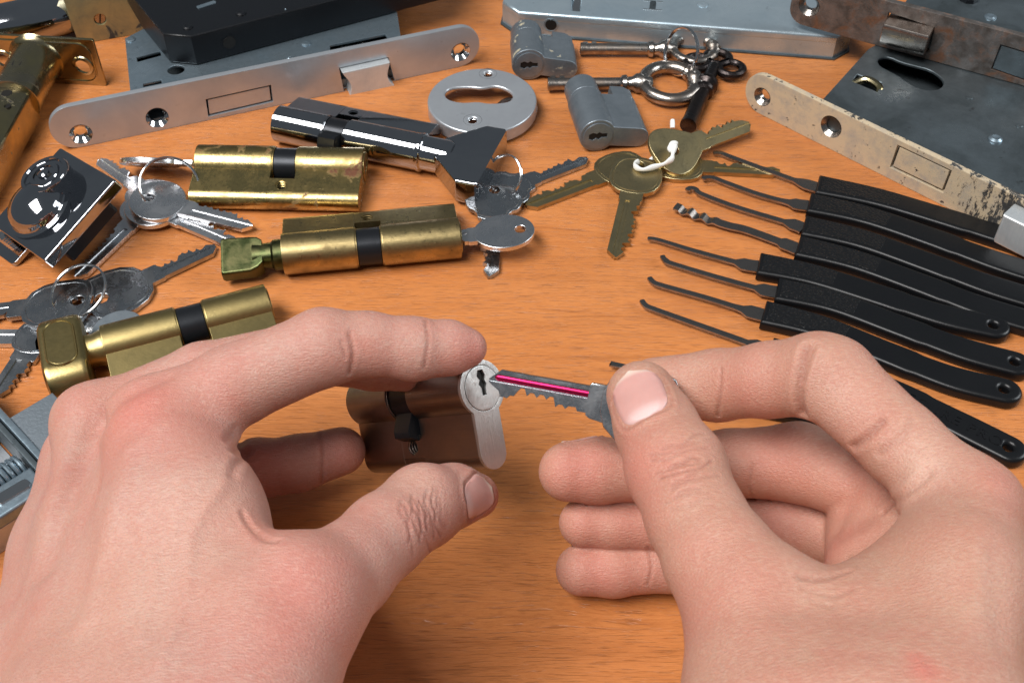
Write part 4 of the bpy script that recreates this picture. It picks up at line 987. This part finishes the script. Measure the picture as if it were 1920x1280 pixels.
def polydist(P, S):                                      # distance from points to a sampled line, squared
    out = np.full(len(P), 1e9)
    lo, hi = S.min(0)-32, S.max(0)+32; near = np.where(np.all((P > lo) & (P < hi), 1))[0]
    if len(near):
        Q = P[near]; best = np.full(len(Q), 1e9)
        for a, b in zip(S[:-1], S[1:]):
            ab = b-a; t = np.clip(((Q-a)@ab)/max(ab@ab, 1e-9), 0, 1); d = Q-a-t[:, None]*ab
            best = np.minimum(best, np.einsum('ij,ij->i', d, d))
        out[near] = best
    return out
def build_hand(name, label, H, mat, creases, tints, bulges, nails):
    V, F = H.mesh(1.4)
    me = bpy.data.meshes.new('tmp'); me.from_pydata(V.tolist(), [], F.tolist())
    o = bpy.data.objects.new('tmp', me); COL.objects.link(o)
    md = o.modifiers.new('s', 'SUBSURF'); md.levels = 1; md.render_levels = 1
    dg = bpy.context.evaluated_depsgraph_get(); m2 = bpy.data.meshes.new_from_object(o.evaluated_get(dg))
    bpy.data.objects.remove(o); bpy.data.meshes.remove(me)
    nv = len(m2.vertices); P = np.empty(nv*3); m2.vertices.foreach_get('co', P); P = P.reshape(-1, 3)
    for _ in range(2):
        nn = H.normal(P); P = P-nn*np.clip(H.sdf(P), -.6, .6)[:, None]*.9
    nn = H.normal(P, .6)
    tint = np.zeros((nv, 4)); tint[:, 3] = 1; disp = np.zeros(nv)
    for pts, wdt, dep in bulges:                         # tendons, veins and soft folds
        q, ok = H.pix([tuple(p) for p in smoothline(pts, 6)]); q = q[ok]
        if len(q) > 1: disp += dep*np.exp(-polydist(P, q)/(wdt*wdt))
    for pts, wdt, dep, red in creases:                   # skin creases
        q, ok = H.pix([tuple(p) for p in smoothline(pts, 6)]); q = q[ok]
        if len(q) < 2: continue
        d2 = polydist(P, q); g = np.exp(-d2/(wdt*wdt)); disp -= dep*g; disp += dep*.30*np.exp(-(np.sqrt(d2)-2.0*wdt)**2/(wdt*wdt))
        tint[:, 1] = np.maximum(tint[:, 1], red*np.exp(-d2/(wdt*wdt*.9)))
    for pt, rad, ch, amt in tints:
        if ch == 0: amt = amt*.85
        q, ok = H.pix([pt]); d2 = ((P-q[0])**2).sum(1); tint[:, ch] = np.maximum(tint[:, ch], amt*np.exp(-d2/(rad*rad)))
    root = thing(name, label, 'hand', T(*(P.mean(0)*MM)))
    cen = P.mean(0)
    for k, (c, dirv, axis, a, b, thick) in enumerate(nails):
        if dirv is None:
            q, ok = H.pix([c]); q = q[0]; dv = H.normal(q[None], 3.0)[0]
        else:
            q0 = np.array(c); dv = np.array(dirv); dv = dv/np.linalg.norm(dv)
            q, ok = H.march((q0+dv*40)[None], -dv[None], t0=0.0); q = q[0]
        ax = np.array(axis); ax = ax-dv*(ax@dv); ax /= np.linalg.norm(ax); sd = np.cross(dv, ax)
        nu, nw = 17, 13; pts = []; tt = []
        for i in range(nu):
            for j in range(nw):
                u = -1+2*i/(nu-1); wv = -1+2*j/(nw-1)
                ww = wv*(1-abs(u)**4.0)**.5 if abs(u) < .999 else wv*.03
                ww = ww*(.93+.07*u)
                pts.append(q+ax*(u*a)+sd*(ww*b)); tt.append((u, wv))
        pts = np.array(pts); hp, ok = H.march(pts+dv*14, np.tile(-dv, (len(pts), 1)), t0=0.0)
        off = (hp-q)@dv; med = np.median(off); hn = H.normal(hp, 1.5)
        # nail plate: flatter along its length than the flesh
        lift = np.array([thick+.25*max(u, 0)**2 for u, wv in tt]); top = hp+dv[None]*lift[:, None]
        d2 = np.min(((P[:, None, :]-q)**2).sum(2), 1)
        near = np.where(d2 < (a+5)**2)[0]
        if len(near):
            rel = P[near]-q; uu = rel@ax/a; vv = rel@sd/b; fr = nn[near]@dv
            rr_ = (np.abs(uu)**3.2+np.abs(vv)**3.2)**(1/3.2)
            front = (fr > -.1)
            ridge = np.exp(-((rr_-1.13)/.10)**2)*np.where(uu > .75, .15, 1.0)*front
            disp[near] += .42*ridge; tint[near, 1] = np.maximum(tint[near, 1], .55*np.exp(-((rr_-1.03)/.05)**2)*front*np.where(uu > .8, .3, 1))
            disp[near] -= .35*np.exp(-(rr_/.9)**6)*front
        fs = [(i*nw+j, i*nw+j+1, (i+1)*nw+j+1, (i+1)*nw+j) for i in range(nu-1) for j in range(nw-1)]
        nm = bpy.data.meshes.new('fingernail'); bot = hp-dv[None]*.9; K = len(top)
        edge_ = [j for j in range(nw)]+[i*nw+nw-1 for i in range(1, nu)]+[(nu-1)*nw+j for j in range(nw-2, -1, -1)]+[i*nw for i in range(nu-2, 0, -1)]
        fs2 = fs+[tuple(K+x for x in reversed(f)) for f in fs]+[(edge_[i], edge_[(i+1) % len(edge_)], K+edge_[(i+1) % len(edge_)], K+edge_[i]) for i in range(len(edge_))]
        allv = (np.concatenate([top, bot])-cen)*MM
        nm.from_pydata(allv.tolist(), [], fs2); bm = bmesh.new(); bm.from_mesh(nm); bmesh.ops.recalc_face_normals(bm, faces=bm.faces); bm.to_mesh(nm); bm.free()
        nm.shade_smooth(); nm.set_sharp_from_angle(angle=R(60)); nm.materials.append(M['nail'])
        ca = nm.color_attributes.new('tint', 'FLOAT_COLOR', 'POINT')
        for vi in range(2*K):
            u, wv = tt[vi % K]; lun = math.exp(-((u+1.0)/.42)**4)*(1 if abs(wv) < .8 else .6); fe = 1/(1+math.exp(-(u-.86)*60))
            ca.data[vi].color = (lun*.8, fe*.8, 0, 1)
        no = bpy.data.objects.new('fingernail', nm); COL.objects.link(no); no.parent = root
    P = P+nn*disp[:, None]
    m2.vertices.foreach_set('co', ((P-cen)*MM).astype(np.float32).ravel()); m2.update()
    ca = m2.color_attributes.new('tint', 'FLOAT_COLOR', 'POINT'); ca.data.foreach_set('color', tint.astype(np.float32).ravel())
    m2.shade_smooth(); m2.materials.append(mat); m2.name = 'skin'
    so = bpy.data.objects.new('skin', m2); COL.objects.link(so); so.parent = root
    return root
# ---- left hand
LH = Hand(
    palm=[[(285, 800, 314, 84), (300, 1000, 285, 100), (300, 1400, 240, 150), (-95, 20, 95, 27, True), (-115, -85, 80, 32, True)],
          [(172, 792, 336, 64), (175, 1000, 308, 86), (150, 1400, 252, 150), (-110, 20, 92, 27, True)],
          [(150, 850, 350, 52), (115, 1030, 325, 72), (20, 1400, 268, 120)],
          [(350, 850, 308, 92), (385, 965, 285, 92), (455, 1150, 262, 108)],
          [(440, 1400, 236, 165), (560, 1130, 264, 118)],
          [(140, 900, 350, 50), (100, 1400, 285, 90)]],
    fingers=[([(285, 800, 314, 82), (440, 722, 316, 76), (606, 651, 318, 72), (690, 645, 321, 59), (775, 654, 324, 58), (840, 652, 327, 50), (876, 652, 328, 37)], 9, (330, 780, 314, 1), 30),
             ([(172, 792, 336, 62), (380, 705, 342, 62), (580, 660, 347, 60), (700, 682, 349, 48), (770, 695, 349, 40)], 9, (200, 780, 336, 1), 30),
             ([(150, 850, 350, 52), (300, 860, 362, 55), (430, 890, 367, 56), (560, 868, 369, 52), (640, 845, 370, 45)], 7, (150, 850, 350, 1), 25),
             ([(140, 905, 350, 48), (280, 900, 364, 46), (390, 925, 366, 42)], 7, (150, 890, 350, 1), 25),
             ([(560, 1130, 264, 116), (650, 1070, 278, 88), (720, 1004, 292, 79), (792, 948, 307, 77), (850, 929, 316, 58), (892, 929, 320, 43)], 8, (560, 1140, 264, 1), 32)])
RH = Hand(
    palm=[[(1822, 950, 274, 84), (1797, 1100, 252, 110), (1768, 1400, 222, 150), (105, 10, 105, 27, True), (130, -85, 90, 32, True)],
          [(1770, 985, 300, 78), (1740, 1400, 250, 120)],
          [(1640, 985, 326, 88), (1660, 1230, 280, 120)],
          [(1440, 1225, 257, 98), (1600, 1168, 256, 78), (1800, 1020, 270, 74)],
          [(1410, 1160, 256, 116), (1440, 1400, 228, 175)],
          [(1610, 1240, 245, 128), (1610, 1400, 222, 170)]],
    fingers=[([(1822, 950, 274, 82), (1690, 832, 288, 76), (1560, 712, 301, 80), (1532, 703, 303, 78), (1440, 712, 312, 69), (1345, 722, 325, 66), (1228, 724, 331, 54)], 8, (1790, 930, 277, 1), 26),
             ([(1770, 985, 300, 72), (1640, 915, 322, 72), (1497, 866, 335, 73), (1370, 868, 341, 62), (1230, 878, 345, 60), (1120, 882, 343, 60), (1066, 884, 342, 56)], 6, (1760, 985, 302, 1), 24),
             ([(1740, 1040, 312, 66), (1600, 1010, 336, 66), (1466, 982, 346, 64), (1260, 985, 350, 52), (1150, 982, 349, 48), (1094, 980, 348, 46)], 6, (1740, 1030, 312, 1), 24),
             ([(1720, 1090, 318, 58), (1580, 1070, 342, 56), (1440, 1045, 351, 48), (1260, 1058, 352, 50), (1150, 1066, 351, 51), (1090, 1068, 350, 48)], 6, (1720, 1080, 318, 1), 24),
             ([(1420, 1130, 256, 118), (1350, 1050, 266, 104), (1305, 970, 275, 92), (1268, 880, 287, 93), (1230, 800, 298, 76), (1203, 742, 306, 66)], 8, (1420, 1150, 256, 1), 32)])
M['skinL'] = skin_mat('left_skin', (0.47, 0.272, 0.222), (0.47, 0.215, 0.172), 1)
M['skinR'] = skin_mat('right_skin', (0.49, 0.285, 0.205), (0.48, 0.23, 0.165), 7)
def wrinkles(a0, a1, b0, b1, n, seed, wdt, dep, red):    # a family of uneven creases across a joint, from line a to line b
    rnd = random.Random(seed); out = []
    A0, A1, B0, B1 = map(Vector, (a0, a1, b0, b1))
    for k in range(n):
        t = (k+.5)/n+rnd.uniform(-.35, .35)/n; p, q = A0.lerp(B0, t), A1.lerp(B1, t); mid = math.sin(math.pi*min(max(t, 0), 1))
        s0, s1 = rnd.uniform(.02, .35), rnd.uniform(.65, .98); nn = (B0-A0).normalized(); pts = []
        for i in range(5):
            s = s0+(s1-s0)*i/4; pts.append(tuple(p.lerp(q, s)+nn*(rnd.uniform(-5, 5)-9*math.sin(math.pi*s)*(t-.5)*2)))
        f = rnd.uniform(.55, 1.15)*(.5+.6*mid); out.append((pts, wdt*rnd.uniform(.8, 1.2), dep*f, red*f))
    return out
crL = [([(655, 625), (662, 660), (655, 700)], .7, .45, .6), ([(640, 640), (648, 670)], .5, .25, .3), ([(798, 600), (803, 640), (795, 690)], .6, .3, .45),
       ([(478, 808), (455, 825), (440, 850)], 1.3, .5, .35), ([(468, 850), (445, 868), (436, 890)], 1.2, .45, .3), ([(440, 805), (425, 830)], 1.2, .3, .15),
       ([(520, 1012), (495, 1008), (470, 985), (455, 960)], .8, .5, .5),
       *wrinkles((735, 920), (770, 1065), (830, 905), (850, 1005), 10, 9, .45, .40, .60),
       ([(600, 812), (606, 850), (603, 905)], .6, .35, .45)]
tnL = [((268, 765), 13, 0, .85), ((165, 745), 10, 0, .35), ((330, 800), 16, 0, .35), ((890, 655), 7, 0, .5), ((660, 655), 6, 0, .3), ((560, 1120), 18, 0, .45), ((640, 1160), 12, 0, .4), ((925, 935), 6, 0, .8),
       ((640, 850), 10, 0, .55), ((480, 880), 14, 0, .5), ((495, 995), 8, 0, .5), ((330, 950), 18, 2, .2), ((250, 1100), 24, 2, .25), ((790, 900), 9, 2, .25)]
buL = [([(268, 775), (296, 800)], 10.5, 2.0), ([(150, 760), (165, 775)], 8, 1.0), ([(478, 828), (486, 846)], 5.0, 1.4), ([(300, 860), (310, 900)], 9, -.8), ([(250, 850), (215, 960), (165, 1160)], 4.2, 1.2), ([(300, 705), (250, 731), (212, 754), (178, 808), (152, 880), (114, 960), (84, 1060)], 4.6, -2.1), ([(420, 905), (360, 1000), (350, 1120), (300, 1240)], 1.7, .55), ([(250, 960), (290, 1080), (260, 1200)], 1.6, .45), ([(330, 900), (320, 1050), (330, 1200)], 4.5, .5), ([(420, 1000), (500, 1060), (540, 1100)], 6, -.9), ([(120, 860), (70, 1030), (30, 1150)], 3.5, .5)]
build_hand('hand', 'left hand gripping the nickel lock cylinder between thumb and fingers', LH, M['skinL'], crL, tnL, buL,
           [((899, 931), None, camvec(.92, .25, -.2), 6.6, 5.6, .25)])
crR = [([(1514, 655), (1502, 700), (1499, 745), (1505, 775)], 1.3, 1.0, .6), ([(1530, 650), (1514, 690), (1505, 715)], .8, .35, .35), ([(1352, 690), (1350, 730), (1346, 780)], .6, .35, .45),
       ([(1600, 838), (1625, 820), (1655, 790)], 1.0, .7, .55), ([(1650, 850), (1690, 820), (1710, 790)], 1.0, .4, .25),
       *wrinkles((1205, 832), (1330, 800), (1235, 975), (1365, 930), 11, 5, .5, .42, .62),
       ([(1500, 1080), (1540, 1084), (1590, 1070)], .8, .5, .45), ([(1505, 1098), (1560, 1112), (1600, 1100)], .7, .25, .2), ([(1520, 1118), (1560, 1132)], .6, .2, .2),
       ([(1660, 960), (1700, 930), (1740, 890)], 1.2, .6, .3), ([(1412, 870), (1405, 910), (1410, 930)], .5, .3, .35), ([(1215, 1025), (1222, 1060), (1215, 1095)], .5, .35, .5),
       ([(1720, 1235), (1733, 1260), (1745, 1275)], .8, -.2, .0)]
tnR = [((1880, 920), 10, 0, .5), ((1400, 720), 12, 0, .45), ((1090, 885), 14, 0, .75), ((1100, 980), 11, 0, .75), ((1110, 1065), 12, 0, .75), ((1450, 870), 14, 0, .6), ((1450, 980), 12, 0, .6), ((1190, 985), 14, 0, .6), ((1190, 1065), 14, 0, .6), ((1190, 880), 14, 0, .6),
       ((1560, 1035), 12, 0, .5), ((1265, 870), 9, 0, .4), ((1330, 1110), 18, 0, .3), ((1600, 900), 14, 0, .4), ((1730, 880), 9, 2, .45), ((1560, 760), 9, 2, .3), ((1735, 1255), 3.5, 0, .9), ((1720, 1235), 2.5, 0, .8), ((1290, 1180), 14, 0, .35), ((1600, 790), 12, 0, .3)]
buR = [([(1868, 925), (1875, 950)], 8, 1.2), ([(1520, 655), (1545, 665)], 6, .8), ([(1560, 1040), (1620, 1005), (1700, 955)], 4.5, .9), ([(1720, 870), (1705, 910), (1680, 945)], 3.0, .7), ([(1590, 870), (1590, 930), (1570, 990)], 3.5, -.8), ([(1500, 1130), (1600, 1140)], 7, -1.0), ([(1840, 980), (1830, 1150)], 5, .6), ([(1860, 1020), (1870, 1200)], 3, -.4)]
build_hand('hand', 'right hand pinching the magenta grooved key with curled fingers', RH, M['skinR'], crR, tnR, buR,
           [((1196, 738), None, camvec(-.42, .90, 0), 9.0, 7.4, .3),
            (D(1105, 868, 343), -np.array(camvec(.35, -.80, .45)), camvec(-1, -.25, 0), 6.0, 5.2, .25),
            (D(1132, 970, 349), -np.array(camvec(.3, -.65, .65)), camvec(-1, -.1, 0), 5.4, 4.6, .25),
            (D(1128, 1058, 351), -np.array(camvec(.35, -.80, .40)), camvec(-1, -.15, 0), 5.0, 4.4, .25)])

# ------------------------------------------------------------ small pieces belong to the part that carries them
OWN = {'countersink': ('forend', 'face'), 'keyway_shade': ('plug',), 'raised_rim': ('bow',), 'screw_slot_shade': ('screw',), 'scoop_rim': ('turn_knob',), 'finger_scoop': ('turn_knob',),
       'lettering': ('handle',), 'grip': ('handle',), 'coloured_groove': ('blade',), 'bolt_hole_shade': ('case', 'case_wall'), 'bolt_hole_rim': ('case',), 'hole_rim': ('face_plate', 'case_wall'),
       'pressed_rim': ('face_plate',), 'punched_hole_shade': ('bolt_carrier',), 'key_slot_shade': ('key_plug',), 'shutter': ('key_plug',), 'rivet': ('case_cover', 'case'), 'peened_pin': ('case_cover',),
       'peened_tab': ('case',), 'rivet_bar': ('case_cover',), 'stamped_line': ('case_cover',), 'cam_collar': ('body',), 'screw_hole_shade': ('body',), 'screw_thread': ('body',), 'pressed_lug': ('case_cover',), 'fingernail': ('skin',)}
for root in [o for o in bpy.data.objects if o.parent is None and 'category' in o]:
    kids = {}
    for c in root.children: kids.setdefault(c.name.split('.')[0], []).append(c)
    for nm, owners in OWN.items():
        for c in kids.get(nm, []):
            for ow in owners:
                if ow in kids: c.parent = kids[ow][-1]; break
